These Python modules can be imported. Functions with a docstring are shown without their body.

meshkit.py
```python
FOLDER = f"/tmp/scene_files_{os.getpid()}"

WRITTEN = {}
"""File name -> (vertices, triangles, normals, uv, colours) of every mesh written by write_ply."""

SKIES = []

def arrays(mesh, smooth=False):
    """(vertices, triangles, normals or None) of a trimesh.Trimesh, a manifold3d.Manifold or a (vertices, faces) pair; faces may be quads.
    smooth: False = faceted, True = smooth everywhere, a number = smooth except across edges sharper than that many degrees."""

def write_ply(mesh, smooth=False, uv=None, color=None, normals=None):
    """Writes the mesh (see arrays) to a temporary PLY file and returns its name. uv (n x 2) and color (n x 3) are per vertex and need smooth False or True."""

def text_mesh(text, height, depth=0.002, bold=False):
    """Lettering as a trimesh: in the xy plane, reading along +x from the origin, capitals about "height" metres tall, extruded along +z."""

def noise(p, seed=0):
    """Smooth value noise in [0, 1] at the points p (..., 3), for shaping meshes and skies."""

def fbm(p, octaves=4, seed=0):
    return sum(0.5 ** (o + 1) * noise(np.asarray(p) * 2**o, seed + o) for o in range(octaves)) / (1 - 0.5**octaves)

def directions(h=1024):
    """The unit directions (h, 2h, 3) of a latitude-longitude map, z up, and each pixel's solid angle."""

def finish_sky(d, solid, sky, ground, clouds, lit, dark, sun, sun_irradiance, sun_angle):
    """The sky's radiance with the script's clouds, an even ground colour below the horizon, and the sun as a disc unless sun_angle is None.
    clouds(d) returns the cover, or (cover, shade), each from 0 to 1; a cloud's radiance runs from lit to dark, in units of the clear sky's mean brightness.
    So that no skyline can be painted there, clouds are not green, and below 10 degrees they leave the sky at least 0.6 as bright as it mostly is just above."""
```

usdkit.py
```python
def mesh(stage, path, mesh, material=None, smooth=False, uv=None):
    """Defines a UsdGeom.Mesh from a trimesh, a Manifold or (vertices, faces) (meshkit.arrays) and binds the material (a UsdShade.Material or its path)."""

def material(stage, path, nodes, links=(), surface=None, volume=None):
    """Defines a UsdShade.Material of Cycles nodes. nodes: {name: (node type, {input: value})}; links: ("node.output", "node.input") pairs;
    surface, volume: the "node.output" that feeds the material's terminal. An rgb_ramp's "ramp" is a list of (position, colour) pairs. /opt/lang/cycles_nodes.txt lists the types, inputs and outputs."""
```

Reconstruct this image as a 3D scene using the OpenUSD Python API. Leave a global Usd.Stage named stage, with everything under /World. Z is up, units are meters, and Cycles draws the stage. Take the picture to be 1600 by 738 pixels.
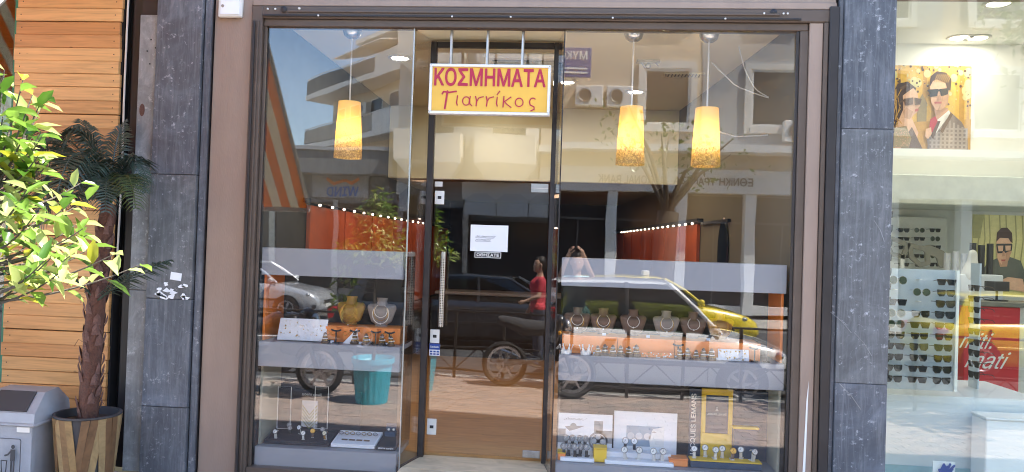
import math, random
import numpy as np, trimesh, usdkit, meshkit
from math import sin, cos, pi, radians, sqrt, atan2
from pxr import Usd, UsdGeom, UsdLux, UsdShade, Gf, Sdf
from shapely.geometry import Polygon, LineString, Point, box as sbox
from shapely.ops import unary_union
from shapely import affinity
import manifold3d as m3

stage = Usd.Stage.CreateInMemory()
UsdGeom.SetStageUpAxis(stage, 'Z'); UsdGeom.SetStageMetersPerUnit(stage, 1.0)
stage.SetDefaultPrim(UsdGeom.Xform.Define(stage, '/World').GetPrim())
UsdGeom.Scope.Define(stage, '/World/Looks')
rnd = random.Random(7); nrng = np.random.default_rng(7)

# ------------------------------------------------------------------ camera, sky, sun, exposure
EXPOSURE = 2.25
FOCAL = 1200.0 / 1600 * 36
CEIL = 3.56
CAM = np.array([0, -5.85, 1.75])
YAW, PITCH, ROLL = 0.083688, 0.015559, radians(1.9)
_w = np.array([-sin(YAW), cos(YAW), 0]); _r = np.array([cos(YAW), sin(YAW), 0]); _z = np.array([0, 0, 1.])
CW = cos(PITCH) * _w + sin(PITCH) * _z; _u = -sin(PITCH) * _w + cos(PITCH) * _z
CR = cos(ROLL) * _r + sin(ROLL) * _u; CU = cos(ROLL) * _u - sin(ROLL) * _r
cam = UsdGeom.Camera.Define(stage, '/World/camera')
mm = Gf.Matrix4d(1); 
for i, v in enumerate((CR, CU, -CW, CAM)):
    mm.SetRow(i, Gf.Vec4d(float(v[0]), float(v[1]), float(v[2]), 1.0 if i == 3 else 0.0))
cam.AddTransformOp().Set(mm)
cam.CreateFocalLengthAttr(FOCAL); cam.CreateHorizontalApertureAttr(36.0); cam.CreateVerticalApertureAttr(36.0 * 738 / 1600)
cam.CreateClippingRangeAttr(Gf.Vec2f(0.03, 2000)); cam.CreateExposureAttr(EXPOSURE)

SUN_EL, SUN_AZ = radians(58), radians(22)      # azimuth from +x towards +y: the sun stands along the street, a little behind the shop's block
SUN = np.array([cos(SUN_EL) * cos(SUN_AZ), cos(SUN_EL) * sin(SUN_AZ), sin(SUN_EL)])
sky_m = usdkit.material(stage, '/World/Looks/sky', {
    'sky': ('sky_texture', {'sky_type': 'single_scattering', 'sun_disc': False, 'sun_elevation': SUN_EL, 'sun_rotation': atan2(SUN[0], SUN[1]), 'aerosol_density': .35, 'ozone_density': 1.6}),
    'bg': ('background_shader', {'strength': 0.145})}, [('sky.color', 'bg.color')], surface='bg.background')
dome = UsdLux.DomeLight.Define(stage, '/World/sky'); UsdShade.MaterialBindingAPI.Apply(dome.GetPrim()).Bind(sky_m)
dome.GetPrim().SetCustomDataByKey('kind', 'structure')
sun = UsdLux.DistantLight.Define(stage, '/World/sun')
sun.CreateIntensityAttr(1.25); sun.CreateAngleAttr(0.53); sun.CreateColorAttr(Gf.Vec3f(1, .95, .86)); sun.CreateNormalizeAttr(True)
_x = np.cross([0, 0, 1], SUN); _x /= np.linalg.norm(_x); _y = np.cross(SUN, _x)
ms = Gf.Matrix4d(1)
for i, v in enumerate((_x, _y, SUN)): ms.SetRow(i, Gf.Vec4d(*map(float, v), 0))
sun.AddTransformOp().Set(ms)

# ------------------------------------------------------------------ helpers
def ray(px, py): return (px - 800) / 1200 * CR + (369 - py) / 1200 * CU + CW
def at(px, py, Y):                            # where the sight line through a photo point meets the plane y = Y
    d = ray(px, py); return CAM + d * (Y - CAM[1]) / d[1]
def mir(px, py, D):                           # the thing that the shop glass (y = 0) mirrors there, D metres in front of it
    p = at(px, py, D); return np.array([p[0], -p[1], p[2]])

used = {}
def numbered(parent, name):
    k = (parent, name); n = used.get(k, 0); used[k] = n + 1
    return f'{parent}/{name}' if n == 0 else f'{parent}/{name}_{n:03d}'
def data(prim, **kw):
    for k, v in kw.items():
        if v: prim.SetCustomDataByKey(k, v)
def mat4(loc=(0, 0, 0), rz=0., rx=0., s=1.0, ry=0.):
    M = trimesh.transformations.euler_matrix(rx, ry, rz, 'sxyz'); M[:3, :3] *= s; M[:3, 3] = loc; return M
def setm(prim, M):
    x = UsdGeom.Xformable(prim); x.ClearXformOpOrder()
    x.AddTransformOp().Set(Gf.Matrix4d(*np.asarray(M, float).T.ravel().tolist()))
def thing(name, label, cat, loc=(0, 0, 0), rz=0., group=None, M=None):
    p = UsdGeom.Xform.Define(stage, numbered('/World', name)).GetPrim()
    data(p, label=label, category=cat, group=group); setm(p, mat4(loc, rz) if M is None else M)
    return p
def part(parent, name, tm, m, smooth=False, label=None, kind=None):
    if isinstance(tm, list): tm = trimesh.util.concatenate(tm)
    path = numbered(str(parent.GetPath()), name)
    p = usdkit.mesh(stage, path, tm, MT[m], smooth).GetPrim(); data(p, label=label, kind=kind); return p
def solo(name, tm, m, label, cat, group=None, smooth=False):
    if isinstance(tm, list): tm = trimesh.util.concatenate(tm)
    c = tm.bounds.mean(0); c[2] = tm.bounds[0][2]; tm = tm.copy(); tm.apply_translation(-c)
    p = usdkit.mesh(stage, numbered('/World', name), tm, MT[m], smooth).GetPrim(); setm(p, mat4(c)); data(p, label=label, category=cat, group=group); return p
def struct(name, tm, m, smooth=False, kind='structure'):
    if isinstance(tm, list): tm = trimesh.util.concatenate(tm)
    p = usdkit.mesh(stage, numbered('/World', name), tm, MT[m], smooth).GetPrim(); data(p, kind=kind); return p
def dup(src, M, label=None, group=None):
    base = src.GetName(); 
    p = UsdGeom.Xform.Define(stage, numbered('/World', base)).GetPrim()
    p.GetReferences().AddInternalReference(src.GetPath()); p.SetInstanceable(True)
    setm(p, M); d = src.GetCustomData()
    data(p, label=label or d.get('label'), category=d.get('category'), group=group or d.get('group')); return p

def box(x0, x1, y0, y1, z0, z1, b=0):
    if b:
        b = min(b, (x1 - x0) / 3, (y1 - y0) / 3, (z1 - z0) / 3); pts = []
        for X, sx in ((x0, 1), (x1, -1)):
            for Y, sy in ((y0, 1), (y1, -1)):
                for Z, sz in ((z0, 1), (z1, -1)):
                    pts += [(X, Y + sy * b, Z + sz * b), (X + sx * b, Y, Z + sz * b), (X + sx * b, Y + sy * b, Z)]
        return trimesh.convex.convex_hull(np.array(pts))
    m = trimesh.creation.box([x1 - x0, y1 - y0, z1 - z0]); m.apply_translation([(x0 + x1) / 2, (y0 + y1) / 2, (z0 + z1) / 2]); return m
def tube(pts, r, n=8, cap=True):
    pts = np.array(pts, float); rs = np.broadcast_to(np.asarray(r, float), len(pts))
    t = np.gradient(pts, axis=0); t /= np.linalg.norm(t, axis=1)[:, None] + 1e-12
    a = np.array([0, 0, 1.]) if abs(t[0][2]) < .9 else np.array([1., 0, 0]); V = []
    for p, d, R in zip(pts, t, rs):
        a = a - d * (a @ d); a /= np.linalg.norm(a); b = np.cross(d, a)
        V += [p + R * (cos(q) * a + sin(q) * b) for q in np.linspace(0, 2 * pi, n, endpoint=False)]
    F = []
    for i in range(len(pts) - 1):
        for j in range(n):
            k = (j + 1) % n; F += [[i*n+j, i*n+k, (i+1)*n+k], [i*n+j, (i+1)*n+k, (i+1)*n+j]]
    if cap:
        o = (len(pts) - 1) * n
        for j in range(1, n - 1): F += [[0, j + 1, j], [o, o + j, o + j + 1]]
    return trimesh.Trimesh(np.array(V), np.array(F), process=False)
def lathe(prof, n=24, c=(0, 0, 0)):
    m = trimesh.creation.revolve(np.array(prof, float), sections=n); m.apply_translation(c); return m
def hull(pts): return trimesh.convex.convex_hull(np.array(pts, float))
def ball(c, r, sub=1, s=(1, 1, 1)):
    m = trimesh.creation.icosphere(sub, 1.0); m.apply_scale(np.array(s) * r); m.apply_translation(c); return m
def flat(poly, depth, y):                     # shapely polygon in (x, z) -> a plate whose front faces -y at y
    ms_ = [trimesh.creation.extrude_polygon(g, depth, engine='earcut') for g in getattr(poly, 'geoms', [poly]) if g.area > 1e-9]
    m = trimesh.util.concatenate(ms_); v = m.vertices.copy()
    m.vertices = np.c_[v[:, 0], y + depth - v[:, 2], v[:, 1]]; return m
def words(text, w, h, c, depth=.003, bold=True, back=False, rot=0, shear=0):   # lettering of width w, height h centred on c, facing -y (or +y)
    m = meshkit.text_mesh(text, 1.0, 1.0, bold); b = m.bounds
    v = (m.vertices - b.mean(0)) / (b[1] - b[0]); v[:, 0] += shear * v[:, 1]
    x, z, d = v[:, 0] * w, v[:, 1] * h, v[:, 2] * depth
    if rot: x, z = x * cos(rot) - z * sin(rot), x * sin(rot) + z * cos(rot)
    m.vertices = np.c_[x, -d, z] if not back else np.c_[-x, d, z]
    m.apply_translation(c); return m
def cat(*a): return trimesh.util.concatenate([x for x in a])
def moved(m, M): m = m.copy(); m.apply_transform(M); return m
def smoothhull(chains, refine, it=8):         # chains of (point, radius): hulls of spheres along bones, joined and smoothed
    parts = []
    for ch in chains:
        for (p, r), (q, s) in zip(ch[:-1], ch[1:]):
            a, b = (m3.Manifold.sphere(x, 16).translate([float(k) for k in y]) for y, x in ((p, r), (q, s)))
            parts.append(m3.Manifold.batch_hull([a, b]))
    M = m3.Manifold.batch_boolean(parts, m3.OpType.Add).refine_to_length(refine); g = M.to_mesh()
    t = trimesh.Trimesh(g.vert_properties[:, :3], g.tri_verts, process=True)
    return trimesh.smoothing.filter_taubin(t, iterations=it)

# ------------------------------------------------------------------ materials
MT = {}
def pbr(name, col, rough=.5, metal=0., var=.12, scale=6., bump=0., bscale=80., coat=0., spec=.5, stretch=(1, 1, 1), detail=6, bdist=.02):
    c = np.array(col, float)
    n = {'g': ('geometry', {}), 'mp': ('mapping', {'scale': stretch}), 'n': ('noise_texture', {'scale': scale, 'detail': detail, 'roughness': .6}),
         'r': ('rgb_ramp', {'ramp': [(.25, np.clip(c * (1 - var), 0, 1)), (.75, np.clip(c * (1 + var), 0, 1))]}),
         'rr': ('map_range', {'from_min': .3, 'from_max': .7, 'to_min': max(rough - .06, .02), 'to_max': min(rough + .08, 1)}),
         'p': ('principled_bsdf', {'metallic': metal, 'coat_weight': coat, 'specular_ior_level': spec})}
    l = [('g.position', 'mp.vector'), ('mp.vector', 'n.vector'), ('n.fac', 'r.fac'), ('r.color', 'p.base_color'), ('n.fac', 'rr.value'), ('rr.result', 'p.roughness')]
    if bump:
        n['b'] = ('noise_texture', {'scale': bscale, 'detail': 4}); n['bm'] = ('bump', {'strength': bump, 'distance': bdist})
        l += [('mp.vector', 'b.vector'), ('b.fac', 'bm.height'), ('bm.normal', 'p.normal')]
    MT[name] = usdkit.material(stage, '/World/Looks/' + name, n, l, surface='p.BSDF')
def pane(name, r0, tint=(1, 1, 1)):           # sheet glass: Schlick reflection over clear transmission, so that light passes
    n = {'g': ('geometry', {}), 'd': ('vector_math', {'math_type': 'dot_product'}), 'a': ('math', {'math_type': 'absolute'}),
         's': ('math', {'math_type': 'subtract', 'value1': 1.0}), 'p': ('math', {'math_type': 'power', 'value2': 5.0}),
         'f': ('math', {'math_type': 'multiply_add', 'value2': 1 - r0, 'value3': r0}), 'wn': ('noise_texture', {'scale': 2.3, 'detail': 1.0}), 'wb': ('bump', {'strength': .14, 'distance': .004}),
         't': ('transparent_bsdf', {'color': tint}), 'gl': ('glossy_bsdf', {'color': (1, 1, 1), 'roughness': 0.0}), 'm': ('mix_closure', {})}
    l = [('g.normal', 'd.vector1'), ('g.incoming', 'd.vector2'), ('d.value', 'a.value1'), ('a.value', 's.value2'), ('s.value', 'p.value1'), ('p.value', 'f.value1'),
         ('f.value', 'm.fac'), ('t.BSDF', 'm.closure1'), ('gl.BSDF', 'm.closure2'), ('g.position', 'wn.vector'), ('wn.fac', 'wb.height'), ('wb.normal', 'gl.normal')]
    MT[name] = usdkit.material(stage, '/World/Looks/' + name, n, l, surface='m.closure')
def glow(name, col, strength):
    MT[name] = usdkit.material(stage, '/World/Looks/' + name, {'e': ('emission', {'color': col, 'strength': strength})}, surface='e.emission')
def leafm(name, c1, c2, tr=.35, rough=.35):
    n = {'g': ('geometry', {}), 'r': ('rgb_ramp', {'ramp': [(0, np.array(c1) * .38), (.35, c1), (.75, c2), (1, np.clip(np.array(c2) * 1.35, 0, .9))]}), 'p': ('principled_bsdf', {'roughness': rough}),
         't': ('translucent_bsdf', {}), 'm': ('mix_closure', {'fac': tr}), 'n': ('noise_texture', {'scale': 9.0}), 'ad': ('math', {'math_type': 'multiply_add', 'value2': .55})}
    l = [('g.position', 'n.vector'), ('n.fac', 'ad.value1'), ('g.random_per_island', 'hv.value1'), ('hv.value', 'ad.value3'), ('ad.value', 'r.fac'), ('r.color', 'p.base_color'), ('r.color', 't.color'), ('p.BSDF', 'm.closure1'), ('t.BSDF', 'm.closure2')]
    n['hv'] = ('math', {'math_type': 'multiply', 'value2': .6})
    MT[name] = usdkit.material(stage, '/World/Looks/' + name, n, l, surface='m.closure')

pane('window_glass', .068); pane('door_glass', .062); pane('inner_glass', .035, (.97, .985, .98)); pane('optician_glass', .06, (.97, .99, .96)); pane('car_glass', .06, (.55, .6, .58))
pbr('mauve_paint', (.30, .213, .163), .6, var=.11, scale=2.2, bump=.1, bscale=40, stretch=(2.5, 1, .7))
pbr('bronze', (.10, .07, .052), .5, .1, var=.2, scale=5, stretch=(.4, 1, 1), bump=.05)
pbr('bronze_dark', (.032, .026, .025), .45, .2, var=.2)
pbr('dark_gap', (.012, .012, .014), .8)
pbr('cream', (.76, .70, .49), .7, var=.04, scale=1)
pbr('cream_olive', (.35, .34, .26), .6, var=.05)
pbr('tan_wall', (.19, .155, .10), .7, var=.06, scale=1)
pbr('dark_wall', (.045, .042, .04), .7, var=.06)
pbr('orange_wall', (.5, .095, .03), .6, var=.38, scale=1.6)
pbr('orange_panel', (.78, .21, .03), .4, var=.05)
pbr('orange_card', (.80, .26, .06), .5, var=.06, scale=12)
pbr('case_grey', (.3, .3, .315), .38, var=.04, scale=2)
pbr('case_back', (.035, .03, .03), .5)
pbr('dark_red', (.032, .024, .021), .6)
pbr('grey_metal', (.45, .45, .44), .3, .9, var=.05)
pbr('steel', (.62, .62, .6), .25, 1., var=.05)
pbr('white_paint', (.78, .77, .74), .5, var=.03)
pbr('white_plastic', (.72, .70, .66), .45, var=.03)
pbr('paper', (.82, .83, .86), .7, var=.02)
pbr('black', (.02, .02, .022), .45, var=.2)
pbr('black_cloth', (.022, .024, .03), .8)
pbr('navy', (.02, .045, .085), .45)
pbr('yellow_card', (.85, .55, .03), .5, var=.04)
pbr('print_grey', (.3, .29, .29), .6); pbr('print_pale', (.6, .6, .62), .6); pbr('print_blue', (.28, .36, .45), .6); pbr('print_blue2', (.02, .06, .28), .5)
pbr('ink', (.05, .05, .07), .6); pbr('silver_ink', (.5, .52, .52), .4)
pbr('gold', (.75, .48, .13), .28, 1., var=.06); pbr('bust_gold', (.36, .2, .045), .5, var=.08); pbr('bust_brown', (.16, .10, .07), .6, var=.1); pbr('bust_grey', (.27, .235, .21), .6, var=.06)
pbr('ring_cone', (.13, .085, .055), .5, var=.15); pbr('white_bits', (.85, .83, .78), .3, var=.04)
pbr('teal_plastic', (.045, .42, .55), .35, var=.08); pbr('bin_grey', (.34, .36, .40), .42, var=.16, scale=5, bump=.08); pbr('bin_dark', (.05, .05, .055), .5)
pbr('soil', (.05, .035, .025), .95, bump=.5)
pbr('sign_red', (.42, .012, .05), .5, var=.03)
pbr('road', (.07, .07, .072), .9, var=.25, scale=3, bump=.3, bscale=300)
pbr('kerb', (.42, .40, .37), .8, bump=.2)
pbr('paver_a', (.40, .31, .27), .8, var=.14, scale=14, bump=.2); pbr('paver_b', (.35, .29, .26), .8, var=.14, scale=14, bump=.2); pbr('paver_c', (.44, .34, .29), .8, var=.14, scale=14, bump=.2)
pbr('joint', (.13, .12, .11), .95)
pbr('opp_paving', (.4, .38, .35), .85, var=.12)
pbr('plaster_beige', (.56, .46, .35), .8, var=.07, scale=.8); pbr('plaster_white', (.66, .63, .58), .8, var=.05, scale=.8); pbr('plaster_grey', (.4, .4, .4), .8, var=.05); pbr('fascia_grey', (.2, .2, .2), .6, var=.05); pbr('stone_pale', (.66, .66, .64), .6, var=.06)
pbr('balcony_dark', (.10, .095, .09), .5); pbr('dark_window', (.02, .024, .028), .08, var=.1); pbr('shutter', (.3, .27, .23), .6)

pbr('car_white', (.74, .75, .76), .22, coat=1., var=.02); pbr('car_silver', (.55, .57, .6), .25, .35, coat=1., var=.02); pbr('car_dark', (.02, .026, .035), .2, coat=1., var=.05); pbr('taxi_yellow', (.86, .66, .02), .25, coat=1., var=.02)
pbr('tyre', (.022, .022, .022), .8); pbr('rim', (.6, .6, .62), .28, .9, var=.03); pbr('red_lamp', (.5, .02, .02), .2); pbr('amber', (.8, .35, .03), .3); pbr('seat_cloth', (.06, .06, .065), .9)
pbr('skin', (.5, .3, .21), .5, var=.05); pbr('hair', (.018, .013, .01), .55); pbr('shirt_aqua', (.45, .68, .68), .8, var=.06); pbr('trousers', (.05, .055, .08), .85); pbr('shirt_red', (.55, .05, .07), .8, var=.35, scale=22); pbr('shoe', (.06, .05, .045), .6)
pbr('trunk_brown', (.11, .05, .035), .9, var=.3, scale=30, bump=.6, bscale=60); pbr('trunk_scale', (.15, .08, .065), .9, var=.3, scale=40, bump=.4); pbr('bark', (.09, .075, .06), .95, var=.3, scale=20, bump=.6)
pbr('sign_green', (.03, .2, .12), .5); pbr('cafe_mint', (.3, .62, .62), .5); pbr('cafe_red', (.35, .02, .05), .5); pbr('cafe_dark', (.02, .035, .03), .5)
pbr('opt_white', (.82, .82, .78), .6, var=.02); pbr('opt_panel', (.52, .58, .63), .45, var=.04, scale=1); pbr('opt_counter', (.72, .75, .78), .4, var=.03); pbr('opt_blue', (.35, .52, .58), .4); pbr('opt_red', (.55, .03, .04), .45, var=.06); pbr('opt_beam', (.62, .63, .56), .6)
pbr('lens_dark', (.012, .013, .013), .1); pbr('lens_green', (.05, .07, .04), .1); pbr('frame_brown', (.06, .035, .02), .3); pbr('logo_grey', (.2, .19, .15), .5)
pbr('rail_metal', (.035, .03, .028), .5, .3); pbr('moto_black', (.02, .02, .022), .3, coat=.5); pbr('moto_grey', (.2, .2, .21), .3, .7)
pbr('wind_blue', (.02, .16, .5), .5); pbr('wind_orange', (.8, .22, .03), .5); pbr('bank_letter', (.04, .045, .05), .5)
for nm, c in dict(pr_amber=(.72, .42, .06), pr_amber2=(.55, .29, .05), pr_dark=(.10, .045, .02), pr_skin=(.72, .42, .27), pr_skin2=(.52, .28, .17), pr_hair=(.05, .018, .012), pr_tweed=(.2, .15, .14), pr_tweed2=(.36, .29, .26), pr_white=(.75, .72, .7), pr_red=(.5, .02, .03), pr_lace=(.30, .22, .10), pr_olive=(.32, .30, .12), pr_yolk=(.62, .56, .25), pr_shirt=(.10, .11, .09), pr_lip=(.45, .1, .08)).items():
    pbr(nm, c, .5, var=.12, scale=25)
glow('lamp_white', (1, .93, .8), 7.); glow('lamp_bulb', (1, .8, .4), 5.); glow('spot_dot', (1, .8, .6), 2.2)
for nm_, ca, cb in (('lemon_leaf', (.19, .32, .05), (.70, .75, .30)), ('lemon_leaf_dark', (.07, .16, .02), (.26, .42, .06)), ('lemon_leaf_pale', (.5, .58, .2), (.78, .8, .48)), ('lemon_leaf_yellow', (.42, .42, .04), (.72, .66, .16))): leafm(nm_, ca, cb, .42, .22)
leafm('palm_leaf', (.06, .095, .07), (.10, .15, .105), .15, .35); leafm('palm_leaf_light', (.07, .11, .03), (.11, .17, .05), .15, .4); leafm('tree_leaf', (.07, .16, .02), (.18, .28, .05), .4)
for nm, c in (('awning_orange', (.85, .36, .02)), ('awning_cream', (.82, .76, .62))):
    MT[nm] = usdkit.material(stage, '/World/Looks/' + nm, {'d': ('diffuse_bsdf', {'color': c}), 't': ('translucent_bsdf', {'color': c}), 'm': ('mix_closure', {'fac': .45})}, [('d.BSDF', 'm.closure1'), ('t.BSDF', 'm.closure2')], surface='m.closure')
# marble: dark blue-grey slabs with pale specks, veins and dull patches
def marble(name, base, light, seed):
    b_ = np.array(base)
    n = {'g': ('geometry', {}), 'mp': ('mapping', {'location': (seed, seed * .7, seed * .3)}), 'n1': ('noise_texture', {'scale': 2.6, 'detail': 10, 'roughness': .72, 'distortion': .8}),
         'n2': ('noise_texture', {'scale': 26, 'detail': 8, 'roughness': .72}), 'mp2': ('mapping', {'scale': (7., 1, .5)}), 'v': ('noise_texture', {'scale': 4., 'detail': 10, 'roughness': .78, 'distortion': .8}), 'n3': ('noise_texture', {'scale': 5.5, 'detail': 3}),
         'r1': ('rgb_ramp', {'ramp': [(.28, b_ * .62), (.5, b_), (.7, b_ * 1.75)]}), 'ad': ('math', {'math_type': 'multiply_add', 'value2': .22, 'value3': -.11}), 'sm': ('math', {'math_type': 'add'}),
         'r2': ('rgb_ramp', {'ramp': [(.0, (0, 0, 0)), (.59, (0, 0, 0)), (.66, (.4, .4, .4)), (.74, (.9, .9, .9))]}), 'r3': ('rgb_ramp', {'ramp': [(0, (0, 0, 0)), (.47, (0, 0, 0)), (.66, (.27, .27, .27)), (1, (.5, .5, .5))]}),
         'm1': ('mix', {'color2': light}), 'm2': ('mix', {'color2': np.array(light) * .7}), 'p': ('principled_bsdf', {'specular_ior_level': .4}), 'rr': ('map_range', {'from_min': .3, 'from_max': .7, 'to_min': .34, 'to_max': .62}), 'bm': ('bump', {'strength': .2, 'distance': .01})}
    l = [('g.position', 'mp.vector'), ('mp.vector', 'n1.vector'), ('mp.vector', 'n2.vector'), ('mp.vector', 'n3.vector'), ('mp.vector', 'mp2.vector'), ('mp2.vector', 'v.vector'), ('n1.fac', 'r1.fac'), ('n3.fac', 'ad.value1'), ('ad.value', 'sm.value1'), ('n2.fac', 'sm.value2'), ('sm.value', 'r2.fac'), ('v.fac', 'r3.fac'),
         ('r1.color', 'm2.color1'), ('r3.color', 'm2.fac'), ('m2.color', 'm1.color1'), ('r2.color', 'm1.fac'), ('m1.color', 'p.base_color'), ('n1.fac', 'rr.value'), ('rr.result', 'p.roughness'), ('n2.fac', 'bm.height'), ('bm.normal', 'p.normal')]
    MT[name] = usdkit.material(stage, '/World/Looks/' + name, n, l, surface='p.BSDF')
for i in range(4): marble('marble_%s' % 'abcd'[i], [(.092, .096, .108), (.088, .095, .112), (.108, .110, .114), (.082, .087, .10)][i], (.5, .5, .52), 3.1 * i + 1)
marble('marble_pale', (.2, .2, .2), (.55, .54, .52), 21)
# wood: planks along x with grain and knots
def wood(name, col, seed, sc=(.7, 3, 14)):
    n = {'g': ('geometry', {}), 'mp': ('mapping', {'location': (seed * 3.3, seed, seed * 7.1), 'scale': sc}), 'n': ('noise_texture', {'scale': 2.4, 'detail': 8, 'roughness': .62, 'distortion': 1.1}),
         'k': ('voronoi_texture', {'scale': 1.6, 'randomness': 1.}), 'kr': ('rgb_ramp', {'ramp': [(0, (1, 1, 1)), (.035, (.7, .7, .7)), (.07, (0, 0, 0)), (1, (0, 0, 0))]}),
         'mk': ('mapping', {'location': (seed * 1.7, 0, seed), 'scale': (2.2, 3, 6)}),
         'r': ('rgb_ramp', {'ramp': [(.25, np.array(col) * .66), (.5, col), (.75, np.clip(np.array(col) * 1.25, 0, 1))]}), 'm': ('mix', {'color2': np.array(col) * .28}), 'p': ('principled_bsdf', {'roughness': .5}), 'b': ('bump', {'strength': .12, 'distance': .01})}
    l = [('g.position', 'mp.vector'), ('mp.vector', 'n.vector'), ('g.position', 'mk.vector'), ('mk.vector', 'k.vector'), ('k.distance', 'kr.fac'), ('n.fac', 'r.fac'), ('r.color', 'm.color1'), ('kr.color', 'm.fac'), ('m.color', 'p.base_color'), ('n.fac', 'b.height'), ('b.normal', 'p.normal')]
    MT[name] = usdkit.material(stage, '/World/Looks/' + name, n, l, surface='p.BSDF')
for i in range(5): wood('plank_wood_%s' % 'abcde'[i], np.array([(.58, .30, .11), (.64, .345, .13), (.50, .235, .08), (.68, .39, .16), (.55, .27, .10)][i]), i + 1)
for i in range(4): wood('pot_wood_%s' % 'abcd'[i], np.array([(.29, .18, .075), (.23, .13, .055), (.35, .24, .11), (.17, .09, .04)][i]), i + 11, (5, 5, 5))
wood('floor_wood', np.array((.40, .22, .085)), 31, (1.2, 8, 1)); wood('floor_tile', np.array((.52, .42, .29)), 37, (1.5, 3, 1))
# pendant shade: yellow translucent shell, speckled brown towards its hem
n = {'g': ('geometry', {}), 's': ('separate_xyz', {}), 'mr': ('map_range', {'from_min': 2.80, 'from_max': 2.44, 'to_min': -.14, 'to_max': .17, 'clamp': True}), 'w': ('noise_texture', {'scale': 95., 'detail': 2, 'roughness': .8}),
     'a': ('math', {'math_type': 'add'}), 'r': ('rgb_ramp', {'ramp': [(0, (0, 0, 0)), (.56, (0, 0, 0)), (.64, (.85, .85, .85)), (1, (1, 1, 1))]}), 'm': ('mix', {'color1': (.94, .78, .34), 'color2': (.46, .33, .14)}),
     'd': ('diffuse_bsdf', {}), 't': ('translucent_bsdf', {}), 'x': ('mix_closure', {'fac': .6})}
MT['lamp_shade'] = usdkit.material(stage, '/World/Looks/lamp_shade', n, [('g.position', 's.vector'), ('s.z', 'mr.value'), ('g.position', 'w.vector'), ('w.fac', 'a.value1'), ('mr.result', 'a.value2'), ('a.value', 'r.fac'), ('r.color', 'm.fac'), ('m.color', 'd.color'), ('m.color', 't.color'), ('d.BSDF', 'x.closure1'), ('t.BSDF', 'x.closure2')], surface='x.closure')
# perforated steel tube
n = {'g': ('geometry', {}), 'v': ('voronoi_texture', {'scale': 75., 'randomness': .0}), 'r': ('rgb_ramp', {'ramp': [(0, (.06, .05, .04)), (.36, (.06, .05, .04)), (.46, (.75, .7, .62)), (1, (.75, .7, .62))]}), 'p': ('principled_bsdf', {'metallic': .7, 'roughness': .3})}
MT['perforated'] = usdkit.material(stage, '/World/Looks/perforated', n, [('g.position', 'v.vector'), ('v.distance', 'r.fac'), ('r.color', 'p.base_color')], surface='p.BSDF')
# sign face: warm yellow plastic
pbr('sign_face', (.76, .43, .06), .5, var=.06, scale=2.5)

# ================================================================== THE SETTING
# pavement: a bed with pavers; the nearest 300 to the glass are parts, the rest one piece
G = -.11      # the pavement lies below the shop's sill
pv = struct('pavement', box(-14, 14, -4.2, -.02, -.4, G - .03), 'joint')
cells = []
for j in range(40):
    y0 = -.05 - (j + 1) * .104
    for i in range(-22, 26):
        x0 = i * .208 + (.104 if j % 2 else 0)
        cells.append((x0, y0))
def paver(x0, y0):
    t = rnd.uniform(-.002, .002); return box(x0 + .003, x0 + .205, y0 + .003, y0 + .101, G - .06, G + t)
near = sorted(range(len(cells)), key=lambda k: (cells[k][0] - .7) ** 2 * .35 + (cells[k][1] + 1.9) ** 2)[:300]
ns = set(near); rest = {c: [] for c in 'abc'}
for k, (x0, y0) in enumerate(cells):
    c = rnd.choice('abc')
    if k in ns: part(pv, 'paver', paver(x0, y0), 'paver_' + c)
    else: rest[c].append(paver(x0, y0))
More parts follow.
